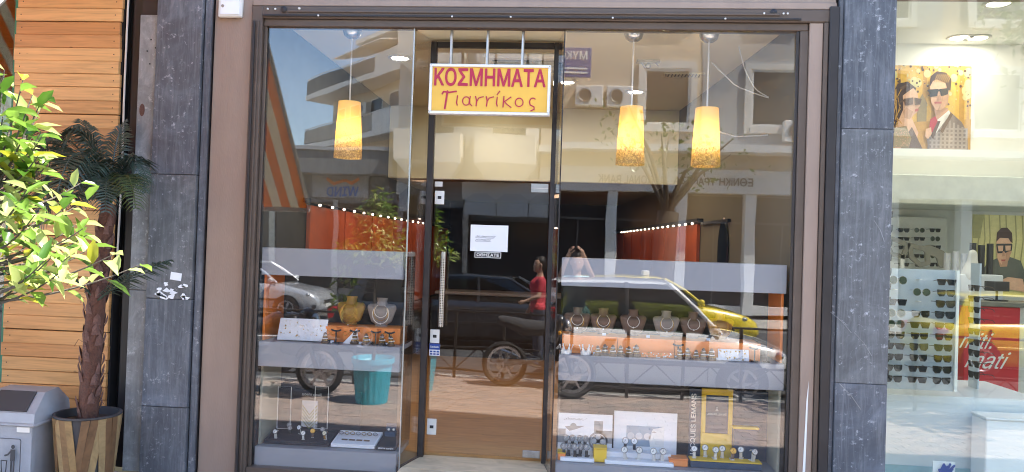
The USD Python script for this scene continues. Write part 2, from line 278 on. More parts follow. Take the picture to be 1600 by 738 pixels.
for c in 'abc': part(pv, 'further_pavers', rest[c], 'paver_' + c, kind='stuff')
part(pv, 'side_paving', [box(-14, -4.59, -4.2, -.03, G - .05, G), box(5.41, 14, -4.2, -.03, G - .05, G)], 'paver_a', kind='stuff')
kb = struct('kerb', box(-60, 60, -4.36, -4.203, -.45, G + .004, .01), 'kerb')
struct('road', trimesh.util.concatenate([box(-300, 300, -14.5, -4.363, -.6, -.23)]), 'road')
struct('road_marking', [box(-60 + i * 4, -58 + i * 4, -9.55, -9.43, -.24, -.226) for i in range(30)], 'white_paint')
struct('far_kerb', box(-60, 60, -14.66, -14.503, -.45, G + .004, .01), 'kerb')
struct('far_pavement', box(-60, 60, -17.5, -14.663, -.4, G), 'opp_paving')
struct('ground', box(-400, 400, -400, -17.503, -.7, G - .02), 'opp_paving')

# the block that holds the shops: its upper storeys keep the pavement by the glass in shade
bl = thing('shop_block', 'brown painted building block above the jewellery shop window', 'building')
part(bl, 'upper_storeys', [box(-14, 14, .02, 10, 4.62, 8.0)], 'mauve_paint')
part(bl, 'lintel', box(-2.585, 1.86, -.03, .3, 3.615, 4.62, .006), 'mauve_paint')
part(bl, 'lintel_lip', box(-2.585, 1.86, -.045, -.031, 3.585, 3.635, .004), 'mauve_paint')
part(bl, 'fascia', [box(-14, -2.588, -.02, .3, 3.76, 4.617), box(1.863, 14, -.02, .3, 3.76, 4.617)], 'mauve_paint')
part(bl, 'side_wall', box(7.02, 14, .03, 9.9, -.02, 4.61), 'mauve_paint'); part(bl, 'side_wall', box(-14, -8.0, .03, 9.9, -.02, 4.61), 'mauve_paint')
part(bl, 'rear_wall', box(-8, 7, 9.6, 9.9, -.02, 4.61), 'mauve_paint')

# jewellery shop: floor, ceiling, walls
struct('shop_floor', box(-2.48, 2.2, .405, 9.5, -.1, .05), 'floor_wood')
struct('shop_ceiling', [box(-2.6, 2.2, .285, 9.5, CEIL, 3.7)], 'cream')
struct('shop_wall_left', box(-2.6, -2.48, .06, 9.5, -.1, CEIL - .003), 'dark_wall')
wr = moved(box(0, .1, 0, 9.3, -.1, CEIL - .003), mat4((1.64, .1, 0), math.atan(.1)))
struct('shop_wall_right', wr, 'tan_wall')
struct('shop_wall_back', box(-2.478, .8, 9.0, 9.1, .05, 3.597), 'dark_red')
bh = thing('ceiling_bulkhead', 'cream boxed bulkhead under the rear of the shop ceiling', 'bulkhead')
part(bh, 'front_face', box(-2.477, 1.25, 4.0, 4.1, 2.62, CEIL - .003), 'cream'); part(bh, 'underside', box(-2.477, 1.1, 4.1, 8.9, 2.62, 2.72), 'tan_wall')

# wall cabinets: orange back panels under a row of small spot lamps, both sides
def cabinets(side):
    t = thing('wall_cabinet', 'orange lit cabinet wall along the %s side inside the shop' % side, 'cabinet')
    y0, y1, n = (1.0, 8.6, 7)
    for k in range(n):
        a, b = y0 + (y1 - y0) * k / n, y0 + (y1 - y0) * (k + 1) / n
        if side == 'right': a, b = 2.7 + 5.9 * k / n, 2.7 + 5.9 * (k + 1) / n
        if side == 'left': m = box(-2.474, -2.44, a + .02, b - .02, .9, 2.08)
        else: m = moved(box(-.035, 0, a + .02, b - .02, .9, 2.08), mat4((1.634, .1, 0), math.atan(.1)))
        part(t, 'back_panel', m, 'orange_wall')
    if side == 'left': part(t, 'lamp_rail', box(-2.47, -2.40, .9, 8.7, 2.1, 2.14), 'black'); part(t, 'shelf', box(-2.47, -2.2, .9, 8.7, .8, .86), 'case_back')
    else:
        Mx = mat4((1.634, .1, 0), math.atan(.1))
        part(t, 'lamp_rail', moved(box(-.07, 0, 2.6, 8.7, 2.1, 2.14), Mx), 'black'); part(t, 'shelf', moved(box(-.27, 0, .9, 8.7, .8, .86), Mx), 'case_back')
        part(t, 'lamp_rail', moved(box(-.03, 0, 1.6, 2.59, 2.07, 2.10), Mx), 'black')
    ys = np.linspace(1.0, 6.2, 15) if side == 'left' else np.linspace(2.7, 7.6, 17)
    for k, y in enumerate(ys):
        x = -2.38 if side == 'left' else 1.634 - .1 * (y - .0) - .09
        part(t, 'spot_lamp', [lathe([(0, -.011), (.011, -.007), (.014, .0), (.01, .012), (0, .014)], 8, (x, y + .1, 2.085))], 'spot_dot')
    return t
cabinets('left'); cabinets('right')
for x, yy in ((-1.9, 2.2), (-1.9, 5.0), (.6, 3.4), (.3, 6.0)):
    l = UsdLux.RectLight.Define(stage, numbered('/World', 'cabinet_glow')); l.CreateWidthAttr(.25); l.CreateHeightAttr(2.2); l.CreateIntensityAttr(.5); l.CreateNormalizeAttr(False); l.CreateColorAttr(Gf.Vec3f(1, .62, .38))
    setm(l.GetPrim(), mat4((x, yy, 2.5)))
om = solo('oval_mirror', moved(lathe([(0, 0), (.16, 0), (.175, .012), (.16, .02), (0, .02)], 32), np.diag([1, 2.0, 1, 1])), 'dark_window', 'tall dark oval mirror on the tan wall at right inside the shop', 'mirror')
pm = at(1131, 395, 1.9); setm(om, mat4((pm[0] + .0, 1.9, pm[2])) @ trimesh.transformations.euler_matrix(pi / 2, 0, -pi / 2 + .1, 'sxyz'))
back = thing('back_counter', 'dark counter with a pale top at the back of the shop', 'counter', (-.9, 6.2, .05))
part(back, 'front', box(-1.2, 1.2, -.3, .3, 0, .95), 'dark_red'); part(back, 'top', box(-1.25, 1.25, -.34, .34, .953, 1.0, .01), 'case_grey')

# ceiling lamps, vents and fittings
def on_ceiling(px, py, z=CEIL):
    d = ray(px, py); return CAM + d * (z - CAM[2]) / d[2]
def disklight(p, r, I, col=(1, .9, .68)):
    l = UsdLux.DiskLight.Define(stage, numbered('/World', 'ceiling_lamp_light')); l.CreateRadiusAttr(r); l.CreateIntensityAttr(I); l.CreateColorAttr(Gf.Vec3f(*col)); l.CreateNormalizeAttr(False); setm(l.GetPrim(), mat4(p))
for k, (px, py, wh) in enumerate(((625, 90, 'nearest the left pendant'), (885, 128, 'just right of the hanging sign'), (993, 143, 'behind the middle pendant'), (760, 150, 'hidden behind the hanging sign'))):
    p = on_ceiling(px, py)
    t = thing('downlight', 'round bright recessed ceiling lamp ' + wh, 'ceiling lamp', (p[0], p[1], CEIL), 0, 'recessed lamps in the shop ceiling')
    part(t, 'trim_ring', lathe([(.085, -.012), (.115, -.012), (.118, 0), (.085, 0), (.085, -.012)], 28), 'white_plastic', True); part(t, 'lamp_disc', lathe([(0, -.006), (.084, -.006), (.084, -.001), (0, -.001)], 24), 'lamp_white')
    disklight((p[0], p[1], CEIL - .02), .085, 26)
p = on_ceiling(1068, 117)
t = thing('air_grille', 'slatted white air grille in the ceiling above the right pendant', 'air grille', (p[0], p[1], CEIL))
part(t, 'frame', [box(-.2, .2, -.1, -.085, -.014, -.001), box(-.2, .2, .085, .1, -.014, -.001), box(-.2, -.185, -.085, .085, -.014, -.001), box(.185, .2, -.085, .085, -.014, -.001)], 'cream'); part(t, 'backing', box(-.184, .184, -.084, .084, -.004, -.001), 'black')
for k in range(11): part(t, 'slat', box(-.178 + k * .034, -.158 + k * .034, -.083, .083, -.016, -.006), 'cream')
p = on_ceiling(822, 95)
t = thing('ceiling_air_conditioner', 'dark cassette air conditioner in the ceiling behind the hanging sign', 'air conditioner', (p[0], p[1], CEIL))
part(t, 'casing', box(-.38, .38, -.3, .3, -.05, -.001, .015), 'white_plastic'); part(t, 'grille', box(-.3, .3, -.22, .22, -.058, -.051), 'black')
for k in range(14): part(t, 'slat', box(-.29, .29, -.21 + k * .032, -.198 + k * .032, -.066, -.059), 'grey_metal')
p = on_ceiling(1013, 95); t = thing('ceiling_spotlight_bracket', 'small metal spot bracket on the ceiling between the right pendants', 'ceiling fitting', (p[0], p[1], CEIL))
part(t, 'plate', box(-.11, .11, -.05, .05, -.02, -.001, .004), 'grey_metal'); part(t, 'arm', [tube([(-.06, 0, -.02), (-.03, .0, -.07)], .008), tube([(.07, 0, -.02), (.1, .0, -.05)], .008)], 'grey_metal'); part(t, 'knob', ball((0, 0, -.05), .028), 'steel', True)
p = at(1195, 72, 1.2); t = thing('motion_sensor', 'small square beige sensor box high on the right shop wall', 'sensor', (1.46, 1.2, p[2] - .06))
part(t, 'box', box(-.055, .055, -.03, .04, 0, .13, .01), 'cream'); part(t, 'eye', ball((0, -.03, .05), .02, 1, (1, .4, 1)), 'white_plastic', True)

def pendant(px, py, Y, label, first=None):
    p = at(px, py, Y)
    t = thing('pendant_lamp', label, 'pendant lamp', (p[0], Y, 0), 0, 'yellow pendant lamps in the window')
    part(t, 'ceiling_dome', lathe([(0, 3.455), (.04, 3.462), (.066, 3.482), (.078, 3.515), (.08, CEIL - .002), (0, CEIL - .002)], 28), 'steel', 40)
    part(t, 'cable', tube([(0, 0, 2.93), (0, 0, 3.47)], .007), 'white_plastic')
    H, r0, r1 = 2.455, .117, .092
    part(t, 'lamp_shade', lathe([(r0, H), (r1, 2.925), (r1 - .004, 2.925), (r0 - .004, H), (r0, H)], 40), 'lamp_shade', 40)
    part(t, 'top_disc', lathe([(0, 2.917), (.086, 2.917), (.086, 2.923), (0, 2.923)], 24), 'white_plastic'); part(t, 'bulb', ball((0, 0, 2.68), .032, 2, (1, 1, 1.3)), 'lamp_bulb', True); part(t, 'bulb_holder', tube([(0, 0, 2.715), (0, 0, 2.915)], .018), 'white_plastic')
    l = UsdLux.SphereLight.Define(stage, numbered('/World', 'pendant_light')); l.CreateRadiusAttr(.045); l.CreateIntensityAttr(5.5); l.CreateColorAttr(Gf.Vec3f(1, .86, .55)); l.CreateNormalizeAttr(False); setm(l.GetPrim(), mat4((p[0], Y, 2.68)))
pendant(545, 200, .42, 'yellow speckled cone pendant lamp alone in the left window'); pendant(986, 200, .42, 'yellow speckled pendant lamp, the one nearer the hanging sign in the right window'); pendant(1104, 200, .42, 'yellow speckled pendant lamp nearest the right window frame')
for k, pts in enumerate((((1112, 98), (1150, 135), (1190, 150), (1243, 165)), ((1154, 72), (1164, 110), (1180, 140), (1205, 155), (1243, 160)), ((1120, 205), (1150, 214), (1190, 212), (1238, 208)), ((1212, 62), (1228, 66), (1246, 67)))):
    q = np.array([at(a, b, .75) for a, b in pts]); tt = np.linspace(0, 1, 14); s = np.linspace(0, 1, len(q))
    solo('loose_cable', tube(np.c_[[np.interp(tt, s, q[:, i]) for i in range(3)]].T, .005, 6), 'white_plastic', ('thin pale cable sagging from the middle of the ceiling to the right frame', 'thin pale cable falling steeply from the ceiling edge by the sensor box', 'thin cable level with the right pendant shade, by the frame', 'short pale cable in the top right corner of the window')[k], 'cable')

# ================================================================== THE SHOPFRONT
sf = thing('jewellery_shopfront', 'bronze framed jewellery shop window with recessed glass entrance', 'shopfront')
Z0, Z1 = -.015, 3.43
def F(name, *a, m='bronze', b=.004): return part(sf, name, box(*a, b), m)
F('frame_post', -2.585, -2.5, -.06, .05, -.1, 3.58, b=.006); F('shutter_guide', -2.572, -2.553, -.075, -.061, -.1, 3.46, m='bronze_dark'); F('shutter_guide', -2.535, -2.522, -.075, -.061, -.1, 3.46); F('glazing_bead', -2.499, -2.475, -.02, .0, -.02, 3.43, m='bronze')
F('shutter_box', -2.585, 1.86, -.055, .28, 3.485, 3.582, b=.008); F('head_rail', -2.499, 1.66, -.03, .05, 3.43, 3.484); F('rail_strip', -2.499, 1.60, -.068, -.056, 3.497, 3.512, m='bronze_dark'); F('rail_strip', -2.3, 1.45, -.066, -.056, 3.53, 3.548, m='bronze')
F('frame_post', 1.605, 1.665, -.03, .05, -.1, 3.429); F('jamb_panel', 1.668, 1.765, -.045, .1, -.1, 3.484, m='mauve_paint'); F('shutter_guide', 1.768, 1.80, -.06, .05, -.1, 3.484); F('shutter_guide', 1.803, 1.87, -.075, .05, -.1, 3.6, m='bronze_dark'); F('glazing_bead', 1.582, 1.604, -.02, 0, -.02, 3.43, m='bronze_dark')
F('sill', -2.499, -1.28, -.05, .05, -.1, -.018); F('sill', -.15, 1.604, -.05, .05, -.1, -.018)
for x in (-2.46, -2.40, -2.21, -2.205): part(sf, 'rivet', ball((x, -.057, 3.555 if x < -2.3 else 3.56), .009), 'white_plastic', True)
for x in (-2.05, -1.0, -.55, .22, 1.05, 1.33, 1.47, 1.50): part(sf, 'rivet', ball((x, -.069, 3.503 if x < 1.3 else 3.545), .008), 'white_plastic', True)
part(sf, 'lock_boss', lathe([(0, 0), (.02, 0), (.025, .01), (0, .012)], 14, (0, 0, 0)).apply_transform(mat4((-2.33, -.055, 3.55), 0, pi / 2)), 'bronze_dark', True); part(sf, 'lock_boss', lathe([(0, 0), (.02, 0), (.025, .01), (0, .012)], 14).apply_transform(mat4((1.40, -.055, 3.555), 0, pi / 2)), 'bronze_dark', True)
part(sf, 'scratched_strip', hull([(1.70, -.0465, .12), (1.718, -.0465, .06), (1.722, -.0465, .5), (1.728, -.0465, .85), (1.715, -.0465, .7)] + [(1.70, -.0475, .12), (1.718, -.0475, .06), (1.722, -.0475, .5), (1.728, -.0475, .85), (1.715, -.0475, .7)]), 'white_paint', label='long pale scratch on the right jamb')
part(sf, 'window_pane', box(-2.498, -1.302, .001, .011, -.016, 3.429), 'window_glass'); part(sf, 'window_pane', box(-.136, 1.603, .001, .011, -.016, 3.429), 'window_glass')
def slab(x0, y0, x1, y1, t, z0, z1):
    d = np.array([x1 - x0, y1 - y0]); L = np.linalg.norm(d); return moved(box(0, L, 0, t, z0, z1), mat4((x0, y0, 0), atan2(d[1], d[0])))
part(sf, 'return_pane', slab(-1.297, .012, -1.215, .33, .01, .035, 3.42), 'door_glass'); part(sf, 'return_pane', slab(-.205, .33, -.142, .012, .01, .035, 3.42), 'door_glass')
F('corner_bead', -1.309, -1.298, -.003, .012, -.016, 3.43, m='grey_metal', b=.002); F('corner_bead', -.141, -.132, -.003, .012, -.016, 3.43, m='bronze_dark', b=.002)
F('door_post', -1.235, -1.185, .33, .39, .03, 3.42, m='bronze_dark'); F('door_post', -.225, -.165, .33, .39, .03, 3.42, m='bronze_dark'); F('door_head', -1.184, -.226, .335, .385, 3.375, 3.42, m='bronze_dark')
part(sf, 'entrance_soffit', box(-1.30, -.13, .052, .4, 3.44, 3.483), 'cream'); part(sf, 'entrance_floor', hull([(-1.3, .02, z) for z in (-.1, .03)] + [(-.14, .02, z) for z in (-.1, .03)] + [(-1.19, .402, z) for z in (-.1, .03)] + [(-.16, .402, z) for z in (-.1, .03)]), 'floor_tile')
part(sf, 'entrance_step', box(-1.3, -.14, -.08, .018, -.1, .028, .006), 'floor_tile')
part(sf, 'base_rail', slab(-1.297, .0, -1.215, .33, .03, -.05, .034), 'bronze_dark'); part(sf, 'base_rail', slab(-.205, .33, -.142, .0, .03, -.05, .034), 'bronze_dark')
part(sf, 'transom_pane', box(-1.183, -.227, .352, .362, 2.29, 3.374), 'door_glass')
# the door: ajar by three degrees, hinged at its right edge
door = part(sf, 'door', moved(box(-.945, 0, -.005, .005, .065, 2.28), mat4((-.232, .358, 0), -radians(3.))), 'door_glass')
def D(name, x0, x1, z0, z1, m, t=.008, y=-.007):
    return part(door, name, moved(box(x0, x1, y - t, y, z0, z1, .002), mat4((-.232, .358, 0), -radians(3.))), m)
D('hinge_patch', -.145, -.005, 2.205, 2.277, 'grey_metal'); D('hinge_patch', -.145, -.005, .067, .125, 'grey_metal'); D('hinge_cover', -.145, -.005, 2.238, 2.242, 'white_plastic', .003, -.016)
for nm, z0, z1 in (('lock_plate', 2.09, 2.20), ('lock_plate', .95, 1.06), ('lock_plate', .20, .33)):
    D(nm, -.94, -.862, z0, z1, 'white_paint' if z0 > .3 else 'white_plastic'); D('keyhole', -.915, -.885, (z0 + z1) / 2 - .012, (z0 + z1) / 2 + .012, 'black', .003, -.0155)
D('latch_block', -.945, -.88, 2.235, 2.277, 'white_plastic'); 
MD0 = mat4((-.232, .358, 0), -radians(3.))
hd = moved(cat(tube([(-.84, -.065, 1.09), (-.84, -.065, 1.645)], .021, 14)), mat4((-.232, .358, 0), -radians(3.))); part(door, 'pull_handle', hd, 'perforated', 40)
part(door, 'handle_cap', moved(cat(tube([(-.84, -.065, 1.646), (-.84, -.065, 1.70)], .023, 14)), MD0), 'steel', 40)
for z in (1.67, 1.12): part(door, 'handle_bracket', moved(tube([(-.84, -.065, z), (-.84, -.006, z)], .008), MD0), 'steel', 40)
MD = mat4((-.232, .358, 0), -radians(3.))
# notices stuck on the door glass
t = thing('paper_notice', 'white paper sheet with handwritten lines taped to the door glass', 'notice', M=MD)
part(t, 'sheet', box(-.632, -.322, -.0085, -.0065, 1.715, 1.93), 'paper')
def scrawl(y0, x0, x1, seed, amp):
    r = random.Random(seed); n = int((x1 - x0) / .006); pts = []
    for i in range(n): pts.append((x0 + i * .006 + r.uniform(-.003, .003), y0 + r.choice((-1, 1)) * r.uniform(.2, 1) * amp))
    return LineString(pts).buffer(.0011)
part(t, 'handwriting', words('Τηλ. Επικοινωνίας', .165, .017, (-.508, -.0087, 1.835), .001, False, shear=.15), 'ink'); part(t, 'handwriting', words('6972996223', .12, .017, (-.528, -.0087, 1.807), .001, False, shear=.1), 'ink')
part(t, 'underline', [flat(LineString([(-.592, 1.826), (-.44, 1.823)]).buffer(.0009), .001, -.0097), flat(LineString([(-.588, 1.796), (-.46, 1.795)]).buffer(.0009), .001, -.0097)], 'ink')
t = thing('push_sticker', 'small black ΩΘΗΣΑΤΕ push label under the paper notice', 'door sticker', M=MD)
part(t, 'plate', box(-.592, -.374, -.0085, -.0065, 1.662, 1.71), 'white_paint'); part(t, 'panel', box(-.587, -.379, -.0105, -.0087, 1.667, 1.705), 'black'); part(t, 'lettering', words('ΩΘΗΣΑΤΕ', .185, .026, (-.483, -.0112, 1.686), .001), 'white_paint')
t = thing('bank_card_sticker', 'blue and white bank card sticker below the middle lock', 'door sticker', M=MD)
part(t, 'sheet', box(-.945, -.855, -.0085, -.0065, .845, .945), 'paper'); part(t, 'blue_band', box(-.945, -.855, -.0105, -.0087, .895, .945), 'print_blue2'); part(t, 'lettering', words('Eurobank', .07, .016, (-.9, -.0112, .918), .001), 'white_paint')
part(t, 'card_mark', [box(-.937 + i * .028, -.917 + i * .028, -.0105, -.0087, z, z + .012) for i in range(3) for z in (.853, .873)], 'print_blue2')

# hanging sign
sx0, sx1, sz0, sz1 = -1.18, -.235, 2.775, 3.165
t = thing('hanging_sign', 'yellow hanging sign reading ΚΟΣΜΗΜΑΤΑ in crimson letters over the entrance', 'sign')
part(t, 'face', box(sx0 + .02, sx1 - .02, .045, .085, sz0 + .02, sz1 - .02), 'sign_face')
part(t, 'frame', [box(sx0, sx1, .03, .1, sz1 - .022, sz1, .004), box(sx0, sx1, .03, .1, sz0, sz0 + .022, .004), box(sx0, sx0 + .022, .031, .099, sz0 + .0225, sz1 - .0225, .004), box(sx1 - .022, sx1, .031, .099, sz0 + .0225, sz1 - .0225, .004)], 'white_paint')
W_, H_ = sx1 - sx0, sz1 - sz0
def sp(x, y): return (sx0 + (x - 150) / 563 * W_, sz1 - (y - 305) / 226 * H_)
a = sp(172, 322); b = sp(690, 404)
part(t, 'lettering', words('ΚΟΣΜΗΜΑΤΑ', b[0] - a[0], a[1] - b[1], ((a[0] + b[0]) / 2, .043, (a[1] + b[1]) / 2), .003), 'sign_red')
def arc(cx, cy, rx, ry, a0, a1, n=16): return [(cx + rx * cos(radians(q)), cy + ry * sin(radians(q))) for q in np.linspace(a0, a1, n)]
strokes = [([(236, 428), (231, 470), (226, 506)], 4.2), ([(212, 440), (218, 430), (245, 433), (277, 428)], 3.6), ([(284, 448), (280, 480), (284, 490)], 2.6), (arc(325, 471, 17, 19, -60, 290), 2.4), ([(344, 450), (338, 480), (352, 492)], 2.4),
           ([(368, 450), (374, 470), (372, 492)], 2.8), ([(373, 474), (384, 456), (404, 450)], 2.4), ([(418, 450), (423, 470), (420, 492)], 2.8), ([(421, 474), (432, 456), (452, 450)], 2.4), ([(469, 452), (466, 480), (470, 491)], 2.6), ([(468, 440), (480, 424)], 2.4),
           ([(500, 448), (497, 495)], 2.8), ([(532, 450), (503, 471), (516, 484), (534, 496)], 2.5), (arc(571, 473, 18, 19, 0, 360), 2.4), (arc(634, 470, 15, 17, -50, -200) + [(622, 484), (640, 492), (641, 503), (626, 510)], 2.6)]
part(t, 'script_lettering', flat(unary_union([LineString([sp(*q) for q in pts]).buffer(r * W_ / 563) for pts, r in strokes]), .003, .0415), 'pr_dark' if False else 'sign_red')
for x in (sx0 + .011, sx1 - .011):
    for z in (sz0 + .011, sz1 - .011): part(t, 'screw', ball((x, .03, z), .005, 1, (1, .4, 1)), 'grey_metal')
for x in (-1.02, -.735, -.46): part(t, 'hanger_rod', tube([(x, .065, sz1), (x, .065, 3.44)], .012, 8), 'grey_metal', 40)

# ================================================================== DISPLAY CASES
def case(side, x0, x1):
    t = thing('display_case', 'grey built-in display case with orange sides in the %s window' % side, 'display case')
    D0, D1 = .03, .48
    def P_(n, *a, m='case_grey', b=.003): part(t, n, box(*a, b), m)
    P_('top_beam', x0, x1, D0, .09, 1.475, 1.69); P_('top_board', x0, x1, .091, D1, 1.655, 1.688); P_('shelf_beam', x0, x1, D0, .09, .755, .95); P_('shelf_board', x0, x1, .091, D1, .915, .948); P_('base_beam', x0, x1, D0, .09, -.05, .125); P_('base_board', x0, x1, .091, D1, .085, .123)
    for xx, s in ((x0, 1), (x1, -1)):
        a, b = sorted((xx, xx + s * .02))
        orange = (side == 'left') == (s == 1)
        P_('side_panel', a, b, .091, D1, .951, 1.654, m='orange_panel' if orange else 'inner_glass'); P_('side_panel', a, b, .091, D1, .126, .914, m='cream_olive' if orange else 'inner_glass')
    P_('back_panel', x0, x1, D1 + .003, D1 + .02, .951, 1.654, m='case_back'); P_('back_panel', x0, x1, D1 + .003, D1 + .02, .126, .914, m='case_back')
    return t
case('left', -2.468, -1.335); case('right', -.105, 1.572)

def bust_mesh():
    pts = []
    for c, r in (((-.075, 0, .13), .03), ((.075, 0, .13), .03), ((-.05, -.005, .05), .03), ((.05, -.005, .05), .03), ((0, -.01, .02), .028), ((0, -.012, .10), .045)):
        pts += list(ball(c, r, 1).vertices)
    b = hull(pts).subdivide_loop(1)
    return cat(b, tube([(0, 0, .14), (0, .004, .175), (0, .006, .2)], [.045, .034, .04], 14), lathe([(0, 0), (.045, 0), (.04, .012), (0, .014)], 16))
BM = bust_mesh()
def bust(x, y, z, mat_, nl, label, s=1.0):
    t = thing('necklace_bust', label, 'necklace bust', M=mat4((x, y, z), rnd.uniform(-.12, .12), 0, s))
    part(t, 'form', BM, mat_, 45)
    for k in range(nl):
        w, dp = .043 + .006 * k, .09 + .022 * k
        pts = [(w * sin(q) * 1.05, -.047 - .012 * sin(abs(q)) * 0 - .004, .155 - dp * (1 + cos(q)) / 2) for q in np.linspace(-pi, pi, 20)]
        pts = [(a_, (-.052 if c_ < .13 else -.05 + (c_ - .13) * .9), c_) for a_, b_, c_ in pts]
        part(t, 'necklace', tube(pts, .0022, 5, False), 'gold' if mat_ == 'bust_gold' or k % 2 else 'white_bits')
    part(t, 'pendant', ball((0, -.056, .155 - .09 - .022 * (nl - 1)), .007), 'white_bits')
# upper shelves: risers, busts, rings
def riser(x0, x1, y0, y1, h, label):
    t = thing('orange_riser', label, 'display riser', ((x0 + x1) / 2, 0, .95)); w = (x1 - x0) / 2
    part(t, 'body', box(-w, w, y0, y1, 0, h - .012, .002), 'orange_card'); part(t, 'top', box(-w - .002, w + .002, y0 - .003, y1 + .003, h - .0115, h, .002), 'orange_card'); return t
riser(-.085, .34, .14, .42, .14, 'orange riser block under the two busts beside the entrance'); riser(.345, .775, .14, .42, .137, 'orange riser block in the middle of the right window shelf'); riser(.78, 1.42, .14, .42, .134, 'long orange riser block ending by the orange side panel')
for k, (x, m_, nl) in enumerate(((.03, 'bust_brown', 2), (.235, 'bust_brown', 2), (.47, 'bust_brown', 1), (.73, 'bust_grey', 2), (.94, 'bust_brown', 1), (1.15, 'bust_gold', 2))):
    bust(x, .33, 1.088, m_, nl, ('brown necklace bust nearest the entrance, with two pale chains', 'brown bust second from the entrance, with two fine chains', 'brown bust with one pearl drop, third from the entrance', 'pale grey bust with V shaped chain in the right window', 'brown bust with one chain beside the pale grey bust', 'gold bust nearest the right orange side panel')[k], 1.02)
bust(-1.82, .33, 1.081, 'bust_gold', 4, 'gold bust hung with layered necklaces in the left window', 1.15); bust(-1.565, .33, 1.077, 'bust_grey', 3, 'pale bust with beaded necklace in the left window', 1.15)
riser(-2.02, -1.80, .19, .42, .13, 'orange riser block under the gold bust'); riser(-1.795, -1.37, .19, .42, .126, 'orange riser block under the pale bust at left')
def ring_stand(x, y, label, h=.075, proto=[]):
    t = thing('ring_stand', label, 'ring stand', M=mat4((x, y, .95), rnd.uniform(0, 6), 0, rnd.uniform(.9, 1.15)), group='brown ring cones on the window shelf')
    part(t, 'cone', lathe([(0, 0), (.03, 0), (.033, .012), (.024, .02), (.012, h), (.004, h + .008), (0, h + .009)], 14), 'ring_cone', 40)
    for k in range(4): part(t, 'ring', [lathe([(.014 + .003 * k, 0), (.017 + .003 * k, .003), (.014 + .003 * k, .006), (.011 + .003 * k, .003), (.014 + .003 * k, 0)], 12, (0, 0, h * (.78 - .16 * k))), ball(((.018 + .003 * k) * cos(k * 2.1 - 1.3), (.018 + .003 * k) * sin(k * 2.1 - 1.3), h * (.78 - .16 * k) + .004), .007)], 'gold' if k % 2 else 'white_bits')
ordn = ['first', 'second', 'third', 'fourth', 'fifth', 'sixth', 'seventh', 'eighth', 'ninth', 'tenth', 'eleventh', 'twelfth', 'thirteenth', 'fourteenth']
for k, x in enumerate((.19, .245, .305, .365, .425, .485, .81, .87, .93, .99, 1.045)):
    ring_stand(x, .07 + .03 * (k % 2), ('brown ring cone with gems, %s from the entrance, before the orange riser' % ordn[k]))
for k, x in enumerate((-1.95, -1.72, -1.62, -1.5, -1.42)): ring_stand(x, .08 + .03 * (k % 2), 'brown ring cone %s from the white card in the left window' % ordn[k])
def crown(x, y, z, s, label):
    t = thing('coronet_ornament', label, 'ornament', M=mat4((x, y, z), 0, 0, s))
    part(t, 'band', lathe([(.035, 0), (.04, 0), (.042, .025), (.037, .025), (.035, 0)], 20), 'white_bits', 40)
    for k in range(6):
        q = k * pi / 3; c_, s_ = cos(q), sin(q); part(t, 'point', [hull([(.04 * cos(q - .4), .04 * sin(q - .4), .022), (.04 * cos(q + .4), .04 * sin(q + .4), .022), (.036 * cos(q - .3), .036 * sin(q - .3), .022), (.036 * cos(q + .3), .036 * sin(q + .3), .022), (.05 * c_, .05 * s_, .065), (.046 * c_, .046 * s_, .065)]), ball((.05 * c_, .05 * s_, .068), .006)], 'white_bits')
crown(-.05, .09, .951, 1.0, 'white coronet ornament nearest the entrance'); crown(.10, .09, .951, 1.0, 'white coronet ornament left of the ring cones')
def cushion(x0, x1, z0, z1, m, bits, label, y=.17, seed=3):
    t = thing('earring_card', label, 'jewellery card', ((x0 + x1) / 2, y, z0)); w, h = (x1 - x0) / 2, z1 - z0
    b = box(-w, w, -.005, .005, 0, h, .003); R_ = mat4((0, 0, 0), 0, -.35); part(t, 'card', moved(b, R_), m); r = random.Random(seed)
    for i in range(bits):
        part(t, 'earring', moved(ball((r.uniform(-w * .9, w * .9), -.008, r.uniform(.1, .9) * h), r.uniform(.004, .0075)), R_), 'white_bits' if r.random() < .75 else 'gold')
cushion(1.10, 1.33, .952, 1.04, 'paper', 60, 'white card crowded with pearl earrings before the long orange riser', .095); cushion(.52, .77, .952, .99, 'orange_card', 22, 'low orange card with a row of pale bracelets in the right window', .095, 5)
cushion(.16, .19, .952, .99, 'orange_card', 4, 'tiny orange stud card right of the second coronet', .12, 6); cushion(-2.36, -1.965, .955, 1.135, 'paper', 45, 'large pale card with rows of earrings in the left window', .13, 8)
def tstand(x, label):
    t = thing('earring_stand', label, 'earring stand', (x, .105, .95), group=None)
    part(t, 'base', lathe([(0, 0), (.03, 0), (.028, .008), (0, .01)], 16), 'black'); part(t, 'post', tube([(0, 0, .008), (0, 0, .1)], .006), 'black'); part(t, 'bar', tube([(-.04, 0, .108), (-.015, 0, .098), (.015, 0, .098), (.04, 0, .108)], .007), 'black')
tstand(1.37, 'black T shaped earring stand beside the pearl card'); tstand(1.46, 'black T shaped earring stand closest to the orange side panel'); tstand(-1.87, 'black T shaped earring stand under the gold bust'); tstand(-1.55, 'black T shaped earring stand under the pale left bust')
for k, (x, z, y) in enumerate(((.17, .952, .1), (.4, .952, .1), (.65, .952, .09), (.79, .952, .1), (1.1, .952, .09), (1.27, .952, .09), (-1.9, .952, .1), (-1.67, .952, .1), (-1.46, .952, .1), (.24, 1.091, .2), (.58, 1.088, .2), (1.04, 1.085, .2))):
    solo('price_tag', hull([(x - .014, y, z), (x + .014, y, z), (x - .014, y + .008, z + .018), (x + .014, y + .008, z + .018), (x - .014, y + .002, z), (x + .014, y + .002, z), (x - .014, y + .010, z + .018), (x + .014, y + .010, z + .018)]), 'paper', 'tiny white price tag, %s of those on the jewellery shelves' % ordn[k], 'price tag', 'tiny price tags on the shelves')
